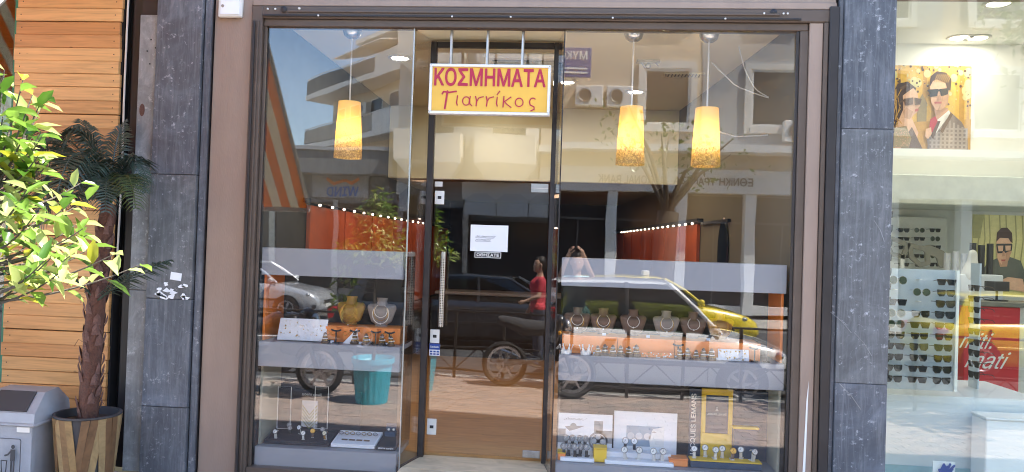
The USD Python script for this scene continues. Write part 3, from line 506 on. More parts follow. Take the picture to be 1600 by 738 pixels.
tstand(-1.72, 'black T shaped earring stand between the two left busts'); tstand(.80, 'black T shaped earring stand at the join of the middle and long risers'); tstand(-1.44, 'black T shaped earring stand at the entrance end of the left window')
for k, x in enumerate((-1.93, -1.79, -1.60, -1.47)):
    t = thing('hoop_earring_card', 'orange card hung with gold hoops, %s from left on the left riser' % ordn[k], 'jewellery card', (x, .165, .95)); part(t, 'card', box(-.045, .045, -.004, 0, .02, .125, .003), 'orange_card'); part(t, 'foot', box(-.02, .02, -.02, .0, 0, .019), 'black')
    for j in (-.022, .022): part(t, 'hoop', moved(lathe([(.016, -.002), (.018, 0), (.016, .002), (.014, 0), (.016, -.002)], 18), mat4((j, -.008, .075), 0, pi / 2)), 'gold')
pc = thing('folded_card', 'small white folded price card standing on the left shelf', 'price card', (-1.76, .13, .95)); part(pc, 'front_leaf', hull([(-.06, -.01, 0), (.03, -.02, .0), (.05, 0, .12), (.052, .002, .12), (-.06, -.007, 0), (.03, -.017, 0)]), 'paper'); part(pc, 'rear_leaf', hull([(.03, .02, 0), (.05, .002, .118), (.055, .05, 0), (.056, .052, .0), (.05, .004, .118)]), 'paper')

# lower compartments: watches
def watch_mesh(kind):
    return None
watch_src = {}
def watch(kind, p, label, rz=0, s=1.0, group='watches standing in the window'):
    face, strap = {'black': ('print_grey', 'black'), 'white': ('paper', 'black_cloth'), 'cream': ('cream', 'bust_gold'), 'pale': ('white_bits', 'white_plastic'), 'gold': ('gold', 'bust_brown')}[kind]
    M = mat4(p, rz, 0, s)
    if kind in watch_src: return dup(watch_src[kind], M, label, group)
    t = thing('watch', label, 'watch', M=M, group=group); watch_src[kind] = t
    Rx = mat4((0, 0, .062), 0, pi / 2 - .25)
    part(t, 'watch_case', moved(lathe([(0, -.004), (.019, -.004), (.021, 0), (.021, .006), (.018, .009), (.0165, .007), (0, .007)], 22), Rx), 'steel' if kind != 'gold' else 'gold', 40)
    part(t, 'dial', moved(lathe([(0, .0075), (.0165, .0075), (0, .0082)], 20), Rx), face)
    part(t, 'hand', [moved(box(-.0008, .0008, -.001, .012, .0084, .0092), Rx), moved(moved(box(-.0009, .0009, -.001, .009, .0084, .0092), mat4((0, 0, 0), 2.0)), Rx)], 'black' if face != 'print_grey' else 'white_bits')
    q = np.linspace(-.5, pi + .9, 22); ring = []
    for sx in (-.009, .009): ring.append([(sx, .022 + .024 * -sin(a_), .037 + .036 * -cos(a_) * 1.0) for a_ in q])
    V = np.array(ring[0] + ring[1]); nn = len(q); Fc = []
    for i in range(nn - 1): Fc += [[i, i + 1, nn + i + 1], [i, nn + i + 1, nn + i]]
    sm_ = trimesh.Trimesh(V, np.array(Fc), process=False); V2 = V.copy(); V2[:, 1] += (V[:, 1] - .022) * -.1; V2[:, 2] += (V[:, 2] - .037) * -.08
    part(t, 'strap', [sm_, trimesh.Trimesh(V2, np.array(Fc)[:, ::-1], process=False)], strap, True)
    part(t, 'stand', [box(-.012, .012, .005, .045, 0, .006), tube([(0, .025, .004), (0, .018, .05)], .005)], 'white_plastic' if kind != 'black' else 'black'); return t
def poster_box(name, label, x0, x1, z0, z1, y, m, lean=.0):
    t = thing(name, label, 'display card', ((x0 + x1) / 2, y, z0)); w, h = (x1 - x0) / 2, z1 - z0
    part(t, 'board', box(-w, w, 0, .012, 0, h, .002), m); return t, w, h
a, b = at(873, 645, .3), at(955, 732, .3)
t, w, h = poster_box('watch_poster', 'white watch poster with large grey watch, nearest the entrance', a[0], b[0], .128, a[2], .3, 'paper')
part(t, 'lettering', words('Sports data 1', .16, .02, (-w + .13, -.0005, h - .045), .001, False, shear=.3), 'print_grey')
part(t, 'printed_watch', flat(unary_union([Point(w - .11, h - .21).buffer(.075), sbox(w - .145, h - .15, w - .075, h - .05), sbox(w - .15, h - .33, w - .07, h - .27)]), .001, -.001), 'print_grey'); part(t, 'printed_dial', flat(unary_union([Point(w - .11 + dx, h - .21 + dz).buffer(.02) for dx, dz in ((-.032, 0), (.034, 0), (0, .034), (0, -.034))]).union(Point(w - .11, h - .21).buffer(.06).difference(Point(w - .11, h - .21).buffer(.053))), .001, -.0022), 'print_pale')
part(t, 'printed_figure', flat(unary_union([Polygon([(-w + .05, .22), (-w + .09, h - .14), (-w + .15, h - .12), (-w + .21, .23)]), Point(-w + .12, h - .1).buffer(.025)]), .001, -.001), 'print_grey'); part(t, 'printed_band', flat(sbox(-w, .09, -w + .06, .2).union(sbox(w - .13, .1, w, .2)), .001, -.001), 'print_grey')
a, b = at(960, 642, .33), at(1056, 735, .33)
t, w, h = poster_box('watch_poster', 'cream watch poster with three blue watches and a face', a[0], b[0], .128, a[2], .33, 'paper')
part(t, 'picture', flat(sbox(-w + .1, h - .27, w - .1, h - .11), .001, -.001), 'print_blue'); part(t, 'printed_watch', flat(unary_union([Point(-w + .135 + k * .065, h - .19).buffer(.027) for k in range(3)]), .001, -.0022), 'print_pale'); part(t, 'printed_face', flat(Polygon([(.04, h - .27), (.03, h - .2), (.06, h - .13), (w - .1, h - .11), (w - .1, h - .27)]), .001, -.0022), 'white_paint'); part(t, 'printed_eye', flat(Polygon([(.05, h - .155), (.07, h - .147), (.09, h - .155), (.07, h - .16)]), .001, -.0034), 'print_grey')
a, b = at(1078, 607, .4), at(1200, 720, .4)
t, w, h = poster_box('watch_stand', 'navy watch stand lettered upright beside a yellow frame', a[0], b[0], .128, a[2], .4, 'navy')
part(t, 'lettering', words('JACQUES LEMANS', .5, .042, (-w + .035, -.001, h - .29), .002, True, rot=pi / 2), 'white_paint')
t2 = thing('framed_card', 'yellow framed dark card reading JACQUES LEMANS', 'display card', ((at(1119, 700, .36)[0]), .36, .128))
part(t2, 'frame', [box(-.12, .12, 0, .03, .51, .56, .002), box(-.12, -.088, 0, .03, .21, .509, .002), box(.088, .12, 0, .03, .21, .509, .002), box(-.12, .12, 0, .03, 0, .209, .002)], 'yellow_card'); part(t2, 'card', box(-.0875, .0875, .012, .03, .21, .509), 'navy'); part(t2, 'lettering', words('JACQUES LEMANS', .15, .018, (0, .0115, .36), .001, True), 'silver_ink'); part(t2, 'emblem', flat(unary_union([Polygon([(-.014, .385), (.014, .385), (.0, .41)]), Point(0, .412).buffer(.005)]), .001, .0105), 'silver_ink')
t = thing('yellow_plinth', 'flat yellow bar plinth on the navy watch stand', 'display plinth', (at(1165, 655, .3)[0], .3, .4)); part(t, 'bar', box(-.1, .1, -.03, .03, 0, .02, .004), 'yellow_card'); part(t, 'support', box(-.09, .09, -.02, .028, -.272, -.001), 'navy')
for k, (x0, x1, m_, lb) in enumerate(((-.09, -.03, 'orange_card', 'orange plinth block at the entrance end of the right window'), (.185, .285, 'yellow_card', 'yellow plinth block between the two white posters'), (.76, .9, 'orange_card', 'orange plinth at the foot of the navy stand'), (.92, 1.45, 'navy', 'navy plinth in front of the yellow frame'))):
    t = thing('plinth_block', lb, 'display plinth', ((x0 + x1) / 2, .2, .126)); w = (x1 - x0) / 2; part(t, 'base', box(-w, w, -.08, .07, 0, .05 if k != 1 else .1, .004), m_); part(t, 'cap', box(-w - .003, w + .003, -.083, .03, .0505 if k != 1 else .1005, .06 if k != 1 else .11, .003), 'yellow_card' if k != 2 else 'orange_card')
t = thing('white_plinth', 'stepped white plinth under the watches before the first poster', 'display plinth', (.06, .18, .126)); part(t, 'lower_step', box(-.13, .13, -.09, .09, 0, .03, .004), 'paper'); part(t, 'upper_step', box(-.12, .12, .0, .09, .0305, .07, .004), 'paper')
t = thing('white_plinth', 'stepped white plinth under the watches before the cream poster', 'display plinth', (.53, .18, .126)); part(t, 'lower_step', box(-.26, .26, -.1, .1, 0, .03, .004), 'paper'); part(t, 'upper_step', box(-.25, .25, -.01, .1, .0305, .075, .004), 'paper')
for k, (x, y, z) in enumerate([(-.045, .12, .157), (-.005, .13, .157), (.04, .115, .157), (.085, .13, .157), (.13, .12, .157), (-.03, .22, .197), (.02, .225, .197), (.075, .22, .197), (.12, .225, .197)]): watch('black', (x, y, z), '%s black watch from the entrance on the first white plinth, %s row' % (ordn[k if k < 5 else k - 5], 'front' if k < 5 else 'rear'), rnd.uniform(-.4, .4), 1.25)
for k, (x, y, z, kd) in enumerate([(.33, .2, .202, 'white'), (.43, .21, .202, 'white'), (.5, .21, .202, 'white'), (.63, .2, .202, 'cream'), (.74, .2, .202, 'gold'), (.34, .12, .157, 'pale'), (.42, .11, .157, 'pale'), (.53, .12, .157, 'pale'), (.64, .11, .157, 'pale'), (.71, .12, .157, 'pale')]): watch(kd, (x, y, z), '%s watch, %s from left in the %s row before the cream poster' % ({'white': 'white faced', 'cream': 'cream', 'gold': 'gold faced', 'pale': 'pale'}[kd], ordn[k if k < 5 else k - 5], 'rear' if k < 5 else 'front'), rnd.uniform(-.4, .4), 1.25)
for k, x in enumerate((.95, 1.04, 1.11, 1.17, 1.24, 1.31, 1.40)): watch('pale' if k != 4 else 'gold', (x, .15 + .05 * (k % 2), .187), '%s, %s from left on the navy plinth' % ('pale watch' if k != 4 else 'gold watch', ordn[k]), rnd.uniform(-.5, .5), 1.2)
# left lower compartment
a, b = at(455, 603, .44), at(514, 670, .44)
t = thing('necklace_poster', 'black necklace board lettered roberto cavalli in the left window', 'display card', ((a[0] + b[0]) / 2, .4, .128)); w, h = .2, a[2] - .128
part(t, 'board', box(-w * 2.2, w * 2.2, .02, .03, 0, h - .02, .002), 'black_cloth'); part(t, 'lettering', words('roberto cavalli', .17, .022, (.02, .018, h - .06), .001, True), 'silver_ink'); part(t, 'picture', box(-.06, .075, .012, .019, h - .33, h - .11), 'print_pale')
for k in range(5): part(t, 'printed_chain', flat(LineString([(-.055, h - .15 - k * .03), (.008, h - .23 - k * .028), (.07, h - .15 - k * .03)]).buffer(.004), .001, .010), 'pr_olive')
for k, px in enumerate((444, 502)):
    p = at(px, 636, .3); t = thing('white_wire_frame', ('thin white upright wire frame left of the necklace board', 'thin white upright wire frame right of the necklace board')[k], 'wire frame', (p[0], .3, .126)); z0, z1 = at(px, 670, .3)[2] - .126, at(px, 604, .3)[2] - .126
    part(t, 'frame', tube([(-.055, 0, z0), (.055, 0, z0), (.055, 0, z1), (-.055, 0, z1), (-.055, 0, z0)], .0035, 4), 'white_paint'); part(t, 'foot', [tube([(-.05, 0, .002), (-.05, 0, z0)], .003, 4), tube([(.05, 0, .002), (.05, 0, z0)], .003, 4), box(-.06, .06, -.03, .03, 0, .005)], 'inner_glass')
def tray(x0, x1, y0, y1, z, m, label, tilt=.18):
    t = thing('watch_tray', label, 'display tray', M=mat4(((x0 + x1) / 2, y0, z), 0, tilt)); w, d = (x1 - x0) / 2, y1 - y0
    part(t, 'base', box(-w, w, 0, d, 0, .02, .004), m); part(t, 'rim', [box(-w, w, 0, .012, .0205, .032, .003), box(-w, w, d - .012, d, .0205, .032, .003), box(-w, -w + .012, .013, d - .013, .0205, .032, .003), box(w - .012, w, .013, d - .013, .0205, .032, .003)], m); return t
tray(-2.43, -1.90, .12, .38, .127, 'black_cloth', 'black tray of wristwatches at the far left of the window'); tray(-1.885, -1.53, .12, .38, .127, 'paper', 'white tray of bracelets beside the black watch tray'); tray(-1.52, -1.36, .12, .38, .127, 'black_cloth', 'dark tray lettered pierre cardin beside the entrance')
tl = thing('tray_lettering', 'pale pierre cardin lettering strip on the dark tray', 'label strip', (-1.44, .11, .128)); part(tl, 'strip', box(-.075, .075, 0, .008, 0, .03), 'black'); part(tl, 'lettering', words('pierre cardin', .12, .016, (0, -.001, .015), .001), 'white_paint')
for k, (x, y) in enumerate([(-2.36, .17), (-2.27, .25), (-2.2, .27), (-2.13, .17), (-2.07, .22), (-2.0, .26), (-1.96, .19), (-2.3, .31), (-2.08, .31)]): watch(('pale', 'black', 'white', 'pale', 'gold', 'black', 'cream', 'black', 'black')[k], (x, y, .145 + (y - .12) * .18), '%s wristwatch lying in the black tray, %s of those counted from left' % (('steel', 'black', 'white faced', 'silver', 'gold', 'dark', 'cream', 'small black', 'rear black')[k], ordn[k]), rnd.uniform(-.3, .3), .95)
for k in range(7):
    x = -1.86 + k * .047; r_ = mat4((x, .31, .195), .4, .2)
    solo('bracelet', moved(moved(lathe([(.017, 0), (.02, .003), (.017, .006), (.014, .003), (.017, 0)], 16), np.diag([1, 1.6, 1, 1])), r_), 'gold' if k % 3 else 'grey_metal', '%s bracelet from left on the rear of the white tray' % ordn[k], 'bracelet', 'bracelets on the white tray')
for k in range(4):
    x = -1.80 + k * .06; solo('bracelet', box(x - .025, x + .025, .2, .212, .166, .176, .003), 'ring_cone', '%s dark link bracelet from left on the front of the white tray' % ordn[k], 'bracelet', 'dark bracelets on the white tray')
t = thing('navy_gift_box', 'small open navy box with two pearl studs by the entrance', 'gift box', (-1.46, .35, .18)); part(t, 'box', box(-.045, .045, -.03, .03, 0, .04, .004), 'navy'); part(t, 'lid', box(-.045, .045, .02, .03, .041, .1, .004), 'navy'); part(t, 'pearl', ball((-.02, .01, .052), .011), 'white_bits', True); part(t, 'pearl', ball((.02, .01, .052), .011), 'white_bits', True)

# ================================================================== WALLS LEFT AND RIGHT OF THE SHOP
t = thing('mauve_pilaster', 'flat mauve brown wall pilaster carrying a white junction box', 'pilaster')
part(t, 'face', box(-2.905, -2.588, -.02, .3, -.1, 3.757, .006), 'mauve_paint'); part(t, 'edge_trim', box(-2.60, -2.589, -.03, -.021, -.1, 3.6, .003), 'bronze')
p = at(362, 15, -.03); t = thing('junction_box', 'small white junction box high on the mauve pilaster', 'junction box', (p[0] + .0, -.021, 3.49))
part(t, 'box', box(-.1, .095, -.035, 0, 0, .15, .008), 'white_plastic'); part(t, 'cover', box(-.078, .075, -.041, -.0355, .02, .132, .003), 'paper'); part(t, 'lock', lathe([(0, 0), (.012, 0), (.012, .004), (0, .005)], 14).apply_transform(mat4((-.058, -.041, .085), 0, pi / 2)), 'grey_metal', 40)
def marble_pillar(label, slabs, extra=()):
    t = thing('marble_pillar', label, 'pillar')
    part(t, 'core', box(*slabs[0]), 'bronze_dark')
    for i, (a, m_) in enumerate(slabs[1]): part(t, 'slab', box(*a, .0025), m_)
    return t
mk = 'abcd'
t = marble_pillar('dark marble pillar with a torn white sticker beside the mauve pilaster', ((-3.50, -2.91, -.03, .3, -.1, 3.757), [((-3.345, -2.975, -.085, -.031, a, b), 'marble_' + mk[i % 4]) for i, (a, b) in enumerate(((-.1, .42), (.424, 1.262), (1.266, 2.236), (2.24, 3.75)))] + [((-3.497, -3.352, -.06, -.031, a, b), 'marble_pale') for a, b in ((-.1, 1.32), (1.324, 3.5))] + [((-2.965, -2.912, -.055, -.031, -.1, 3.75), 'marble_d')]))
for k, (px, py) in enumerate(((230, 80), (236, 62), (234, 100), (243, 75))): p = at(px, py, -.061); part(t, 'drill_hole', lathe([(0, 0), (.007, 0), (.006, .003), (0, .003)], 8).apply_transform(mat4((p[0], -.06, p[2]), 0, pi / 2)), 'black')
p = at(222, 172, -.06); part(t, 'rust_stain', ball((p[0], -.061, p[2]), .05, 2, (.45, .06, 1)), 'trunk_brown', True, label='rusty brown patch on the pale marble strip')
p = at(273, 436, -.087); tz = thing('torn_sticker', 'torn white paper sticker remains on the left marble pillar', 'sticker', (p[0], -.087, p[2] - .06)); rs = random.Random(4)
part(tz, 'label_piece', moved(box(-.045, .045, -.002, 0, .05, .11), mat4((0, 0, 0), 0, 0, 1.0, .12)), 'paper')
for k in range(16):
    cx, cz = rs.uniform(-.13, .10), rs.uniform(-.07, .04) - .02; part(tz, 'torn_piece', flat(Polygon([(cx + rs.uniform(.006, .03) * cos(q) * 1.3, cz + rs.uniform(.004, .022) * sin(q)) for q in np.linspace(0, 2 * pi, 8)[:-1]]).buffer(.001), .002, -.0018), 'paper')
t = marble_pillar('blue grey marble pillar between the jewellery window and the optician', ((1.872, 2.275, -.03, .3, -.1, 3.757), [((1.905, 2.268, -.085, -.031, a, b), 'marble_' + mk[(i + 1) % 4]) for i, (a, b) in enumerate(((-.1, .85), (.853, 2.70), (2.703, 3.75)))] + [((1.873, 1.902, -.06, -.031, -.1, 3.75), 'marble_d')]))
p0, p1 = at(1300, 490, -.088), at(1362, 560, -.088)
for q0, q1 in (((1298, 488), (1330, 520)), ((1335, 520), (1362, 556)), ((1312, 600), (1345, 640)), ((1366, 345), (1382, 378))):
    a, b = at(*q0, -.086), at(*q1, -.086); part(t, 'scratch', flat(LineString([(a[0], a[2]), ((a[0] + b[0]) / 2 + .008, (a[2] + b[2]) / 2 + .006), (b[0], b[2])]).buffer(.0022), .0015, -.0866), 'marble_pale', label='pale scratch on the marble')
# recess with a post between pillar and planks
t = thing('black_downpipe', 'black post with a thin pale cable between the planks and the marble pillar', 'post', (-3.56, .02, 0)); part(t, 'post', box(-.05, .055, 0, .06, -.1, 3.757, .01), 'black'); part(t, 'cable', tube([(-.075, -.03, 3.74), (-.078, -.03, 2.9), (-.07, -.03, 2.2), (-.08, -.03, 1.5)], .008), 'white_plastic'); part(t, 'backing', box(-.12, .062, .07, .2, -.1, 3.757), 'dark_gap')
# plank cladding
t = thing('plank_cladding', 'pier clad in honey coloured horizontal planks behind the palm', 'wall cladding'); part(t, 'backing', box(-4.55, -3.665, .0, .3, -.1, 3.757), 'dark_gap')
zz = -.1; k = 0
while zz < 3.74:
    h = .108 + rnd.uniform(-.004, .004); gap = .010 if k in (23,) else .0026; x0, x1 = -4.565 + rnd.uniform(-.01, .01), -3.67 + rnd.uniform(-.012, .004); y = rnd.uniform(-.034, -.028)
    m = box(x0, x1, y, -.001, zz, min(zz + h - gap, 3.755), .003); pk = part(t, 'plank', moved(m, mat4((0, 0, 0), 0, 0, 1, rnd.uniform(-.0008, .0008))), 'plank_wood_' + rnd.choice('abcde')); [part(pk, 'nail', box(xx - .004, xx + .004, y - .0012, y + .002, zz + h * q_ - .004, zz + h * q_ + .004), 'rail_metal') for xx in (x0 + .05 + rnd.uniform(-.01, .01), x1 - .05) for q_ in (.5,)]; zz += h; k += 1
# café window at the far left
t = thing('cafe_window', 'dark green framed cafe window at the left edge behind the lemon shrub', 'window'); part(t, 'pane', box(-7.9, -4.6, .08, .09, .3, 3.755), 'window_glass'); part(t, 'frame_post', box(-4.60, -4.572, .0, .15, -.1, 3.757), 'sign_green'); part(t, 'base', box(-7.9, -4.605, .0, .2, -.1, .297), 'sign_green')
struct('cafe_room', [box(-8, -4.56, 2.2, 2.3, -.1, 4.6), box(-8, -4.56, .16, 2.19, -.1, .0), box(-8, -4.56, .16, 2.19, 3.8, 3.9), box(-4.56, -4.5, .31, 2.19, .0, 3.79)], 'cafe_dark')
p = at(12, 175, .5); t = thing('menu_board', 'pale mint menu board with a red foot in the cafe window', 'board', (-4.9, .5, 0)); part(t, 'mint_panel', box(-.5, .33, 0, .03, 2.35, 2.95, .004), 'cafe_mint'); part(t, 'red_panel', box(-.5, .33, .002, .028, 2.12, 2.347, .004), 'cafe_red'); part(t, 'leg', box(-.3, -.26, 0, .03, 0, 2.117), 'black'); part(t, 'leg', box(.2, .24, 0, .03, 0, 2.117), 'black')
t = thing('cafe_table', 'white topped cafe table glimpsed at the left edge behind the bin', 'table', (-4.86, -.5, 0)); part(t, 'top', lathe([(0, 1.05), (.3, 1.05), (.3, 1.075), (0, 1.08)], 28), 'white_plastic'); part(t, 'stem', tube([(0, 0, .02), (0, 0, 1.05)], .03), 'black'); part(t, 'foot', lathe([(0, 0), (.22, 0), (.2, .02), (0, .03)], 24), 'black')

# bin
B = thing('litter_bin', 'grey plastic litter bin with dark swing flap beside the palm pot', 'litter bin', M=mat4((-4.06, -.42, G)) @ np.diag([.96, 1, 1.06, 1]))
def ring(w, d, z): return [(-w, -d, z), (w, -d, z), (w, d, z), (-w, d, z)]
part(B, 'body', hull(ring(.2, .17, 0) + ring(.215, .185, .43) + ring(.21, .19, .43)), 'bin_grey'); part(B, 'rim', box(-.24, .24, -.205, .205, .432, .457, .01), 'bin_grey')
part(B, 'lid', hull([(-.235, -.2, .458), (.235, -.2, .458), (.235, .2, .458), (-.235, .2, .458), (-.232, -.19, .52), (.232, -.19, .52), (.21, -.06, .645), (-.21, -.06, .645), (.20, .1, .655), (-.2, .1, .655), (.225, .19, .56), (-.225, .19, .56)]), 'bin_grey')
q = np.array([0, -.13, .125]); part(B, 'flap', hull([(-.16, -.187, .535), (.16, -.187, .535), (.145, -.068, .65), (-.145, -.068, .65), (-.16, -.181, .53), (.16, -.181, .53), (.145, -.06, .645), (-.145, -.06, .645)]), 'bin_dark')
part(B, 'pictogram', [flat(unary_union([Point(.08, .295).buffer(.014), sbox(.062, .20, .098, .278), sbox(.064, .12, .077, .2), sbox(.083, .12, .096, .2), LineString([(.07, .27), (.04, .24), (.02, .235)]).buffer(.006), Polygon([(-.01, .2), (.035, .2), (.028, .12), (-.003, .12)]).boundary.buffer(.003)]), .003, -.2045), flat(sbox(-.13, .1, .125, .335).buffer(.015).boundary.buffer(.002), .003, -.2045)], 'bin_dark')
part(B, 'bin_bag', box(.10, .2, -.198, -.19, .395, .43), 'white_plastic')
# planter with slanted wood strips
PX, PY = -3.60, -.36
t = thing('wooden_planter', 'tall round planter faced with slanted wood strips under the palm', 'planter', M=mat4((PX, PY, G)) @ np.diag([1, 1, 1.265, 1])); part(t, 'liner', lathe([(0, 0), (.175, 0), (.222, .405), (.232, .405), (.232, .415), (.212, .415), (.205, .36), (0, .36)], 40), 'bin_dark', 40)
for k in range(26):
    q0 = 2 * pi * k / 26; sl = (.34 if (k // 3) % 2 else -.22) + rnd.uniform(-.06, .06); wdt = 2 * pi / 26 * .98; V = []
    for z, r in ((.005, .181), (.2, .203), (.402, .226)):
        f_ = z / .4 - .5
        for qq in (q0 + sl * f_ - wdt / 2, q0 + sl * f_ + wdt / 2): V += [(r * cos(qq), r * sin(qq), z), ((r + .007) * cos(qq), (r + .007) * sin(qq), z)]
    Fc = []
    for i in range(2):
        o = 4 * i
        for a_, b_ in ((0, 1), (1, 3), (3, 2), (2, 0)): Fc += [[o + a_, o + b_, o + 4 + b_], [o + a_, o + 4 + b_, o + 4 + a_]]
    Fc += [[0, 2, 3], [0, 3, 1], [8, 9, 11], [8, 11, 10]]; part(t, 'strip', trimesh.Trimesh(np.array(V), np.array(Fc), process=False), 'pot_wood_' + rnd.choice('abcd'))
part(t, 'soil', lathe([(0, .375), (.2, .37), (.2, .362), (0, .362)], 24), 'soil')
# artificial palm
t = thing('palm_tree', 'dark artificial palm with a scaly trunk standing in the wooden planter', 'palm', (PX, PY, 0))
tp = np.array([(0, 0, .36), (.01, 0, .8), (.03, 0, 1.25), (.06, 0, 1.7), (.1, 0, 1.98)]); zt = np.linspace(.36, 1.98, 20)
tr = np.c_[np.interp(zt, tp[:, 2], tp[:, 0]), 0 * zt, zt]; part(t, 'trunk', tube(tr, np.interp(zt, [.36, .9, 1.98], [.072, .068, .055]), 16), 'trunk_brown', True)
for k in range(110):
    z = .40 + (k / 110) * 1.5 + rnd.uniform(-.02, .02); q = k * 2.399 + rnd.uniform(-.5, .5); x = np.interp(z, tp[:, 2], tp[:, 0]); r = np.interp(z, [.36, .9, 1.98], [.072, .068, .055]); c_, s_ = cos(q), sin(q); w_ = rnd.uniform(.017, .031)
    if rnd.random() < .22: continue
    base = np.array([x + r * c_ * .97, r * s_ * .97, z]); tq = np.array([-s_, c_, 0]); out = np.array([c_, s_, 0]); up = np.array([0, 0, 1.])
    part(t, 'bark_scale', hull([base - tq * w_ - up * .03, base + tq * w_ - up * .03, base + tq * w_ * .8 + up * .03 + out * .012, base - tq * w_ * .8 + up * .03 + out * .012, base + up * .062 + out * (.014 + rnd.uniform(0, .012)), base + out * .016, base + up * .03 + out * .024]), 'trunk_scale')
def frond(tgt, mid, m_, n=30, ll=.2, start=None, seed=0):
    r = random.Random(seed); s0 = np.array(start if start is not None else (.1, 0, 1.96)); s1, s2 = np.array(mid, float), np.array(tgt, float); P3 = [(1 - u) ** 2 * s0 + 2 * u * (1 - u) * s1 + u * u * s2 for u in np.linspace(0, 1, 18)]; P3 = np.array(P3)
    ms_ = [tube(P3, np.linspace(.009, .003, 18), 5)]; V, Fc = [], []
    for i in range(n):
        u = .1 + .9 * i / (n - 1); j = u * 16.99; a_ = int(j); p = P3[a_] * (1 - (j - a_)) + P3[min(a_ + 1, 17)] * (j - a_); d = P3[min(a_ + 1, 17)] - P3[a_]; d /= np.linalg.norm(d)
        sd = np.cross(d, [0, 0, 1.]); sd /= np.linalg.norm(sd) + 1e-9; L = ll * 1.25 * (sin(pi * (u * .86 + .1)) ** .6) * r.uniform(.88, 1.08)
        for sg in (-1, 1):
            tip = p + (sd * sg * .82 + d * .55 + np.array([0, 0, -.28 + r.uniform(-.1, .1)])) * L; mid_ = (p * .5 + tip * .5) + np.array([0, 0, .18 * L]); wv = d * .0085; dn = np.array([0, 0, -.003]); o = len(V)
            V += [p - wv * .7, p + wv * .7, mid_ - wv, mid_ + wv, tip, mid_ + dn]; Fc += [[o, o + 1, o + 3], [o, o + 3, o + 2], [o + 2, o + 3, o + 4], [o, o + 5, o + 1], [o + 2, o + 4, o + 5], [o + 3, o + 5, o + 4]]
    ms_.append(trimesh.Trimesh(np.array(V), np.array(Fc), process=False)); return ms_
def lp(px, py, Y): return at(px, py, Y) - np.array([PX, PY, 0])
fr = [(lp(38, 280, -.75), lp(75, 150, -.5), 0, .24), (lp(60, 330, -.55), lp(90, 175, -.4), 0, .24), (lp(90, 300, -1.0), lp(120, 170, -.7), 0, .24), (lp(40, 235, -.2), lp(110, 160, -.2), 0, .22), (lp(120, 320, -.9), lp(150, 190, -.6), 0, .2), (lp(212, 325, -.95), lp(200, 225, -.6), 1, .16), (lp(228, 300, -.5), lp(205, 240, -.4), 0, .13), (lp(75, 325, -.95), lp(130, 285, -.6), 0, .18),
      (lp(232, 285, -.45), lp(205, 205, -.4), 0, .16), (lp(222, 255, -.25), lp(190, 220, -.25), 0, .14), (lp(20, 260, -.35), lp(80, 175, -.3), 0, .24), (lp(35, 345, -.6), lp(70, 235, -.5), 0, .24), (lp(30, 300, -.4), lp(70, 190, -.3), 0, .24), (lp(50, 375, -.8), lp(85, 230, -.7), 0, .22), (lp(100, 225, -.6), lp(140, 160, -.5), 0, .2), (lp(165, 330, -1.0), lp(165, 230, -.7), 0, .18), (lp(130, 190, -.15), lp(150, 220, -.2), 0, .16), (lp(195, 190, -.15), lp(175, 220, -.2), 0, .13)]
for k, (tg, md, lt, ll) in enumerate(fr): part(t, 'frond', frond(tg, md, 0, 34, ll, seed=k), 'palm_leaf_light' if lt else 'palm_leaf', label='paler green frond hanging in front' if lt else None)
part(t, 'frond', frond(lp(262, 408, -.5), lp(205, 425, -.55), 0, 30, .17, lp(152, 470, -.4), 31), 'palm_leaf', label='low frond reaching over the marble pillar'); part(t, 'frond', frond(lp(70, 420, -.5), lp(110, 420, -.5), 0, 24, .15, lp(148, 468, -.4), 32), 'palm_leaf')
for k in range(9):
    q = k * 2.4; z = .5 + k * .11; part(t, 'fibre', tube([(.06 * cos(q), .06 * sin(q), z), (.09 * cos(q), .09 * sin(q), z + .02), (.11 * cos(q + .3), .11 * sin(q + .3), z - .03)], .002, 4), 'trunk_scale')

# lemon shrub in a teal pot, near the camera: seen itself at the left edge and again in the glass
SX, SY = -2.33, -3.0
t = thing('plastic_pot', 'teal ribbed plastic pot that holds the lemon shrub on the pavement', 'plant pot', M=mat4((SX, SY, G + .003)) @ np.diag([1, 1, 1.24, 1])); N = 72
prof = [(0, .0), (.185, .0), (.225, .37), (.25, .372), (.255, .42), (.24, .42), (.225, .385), (.2, .36), (0, .36)]
pm_ = lathe(prof, N); v = pm_.vertices; rr = np.hypot(v[:, 0], v[:, 1]); an = np.arctan2(v[:, 1], v[:, 0]); f_ = np.where(v[:, 2] < .371, 1 + .012 * np.sign(np.sin(an * 18 + .05)), 1); v[:, 0] *= f_; v[:, 1] *= f_; pm_.vertices = v
part(t, 'pot', pm_, 'teal_plastic'); part(t, 'soil', lathe([(0, .375), (.215, .37), (.21, .362), (0, .362)], 24), 'soil')
t = thing('lemon_shrub', 'sunlit glossy lemon shrub with yellow green leaves at the left edge', 'shrub', (SX, SY, G))
part(t, 'stem', tube([(0, 0, .37), (.02, .01, .8), (-.01, .0, 1.2), (.02, 0, 1.9)], [.022, .02, .017, .01], 8), 'bark', True)
r = random.Random(12); twigs, leaves = [], []
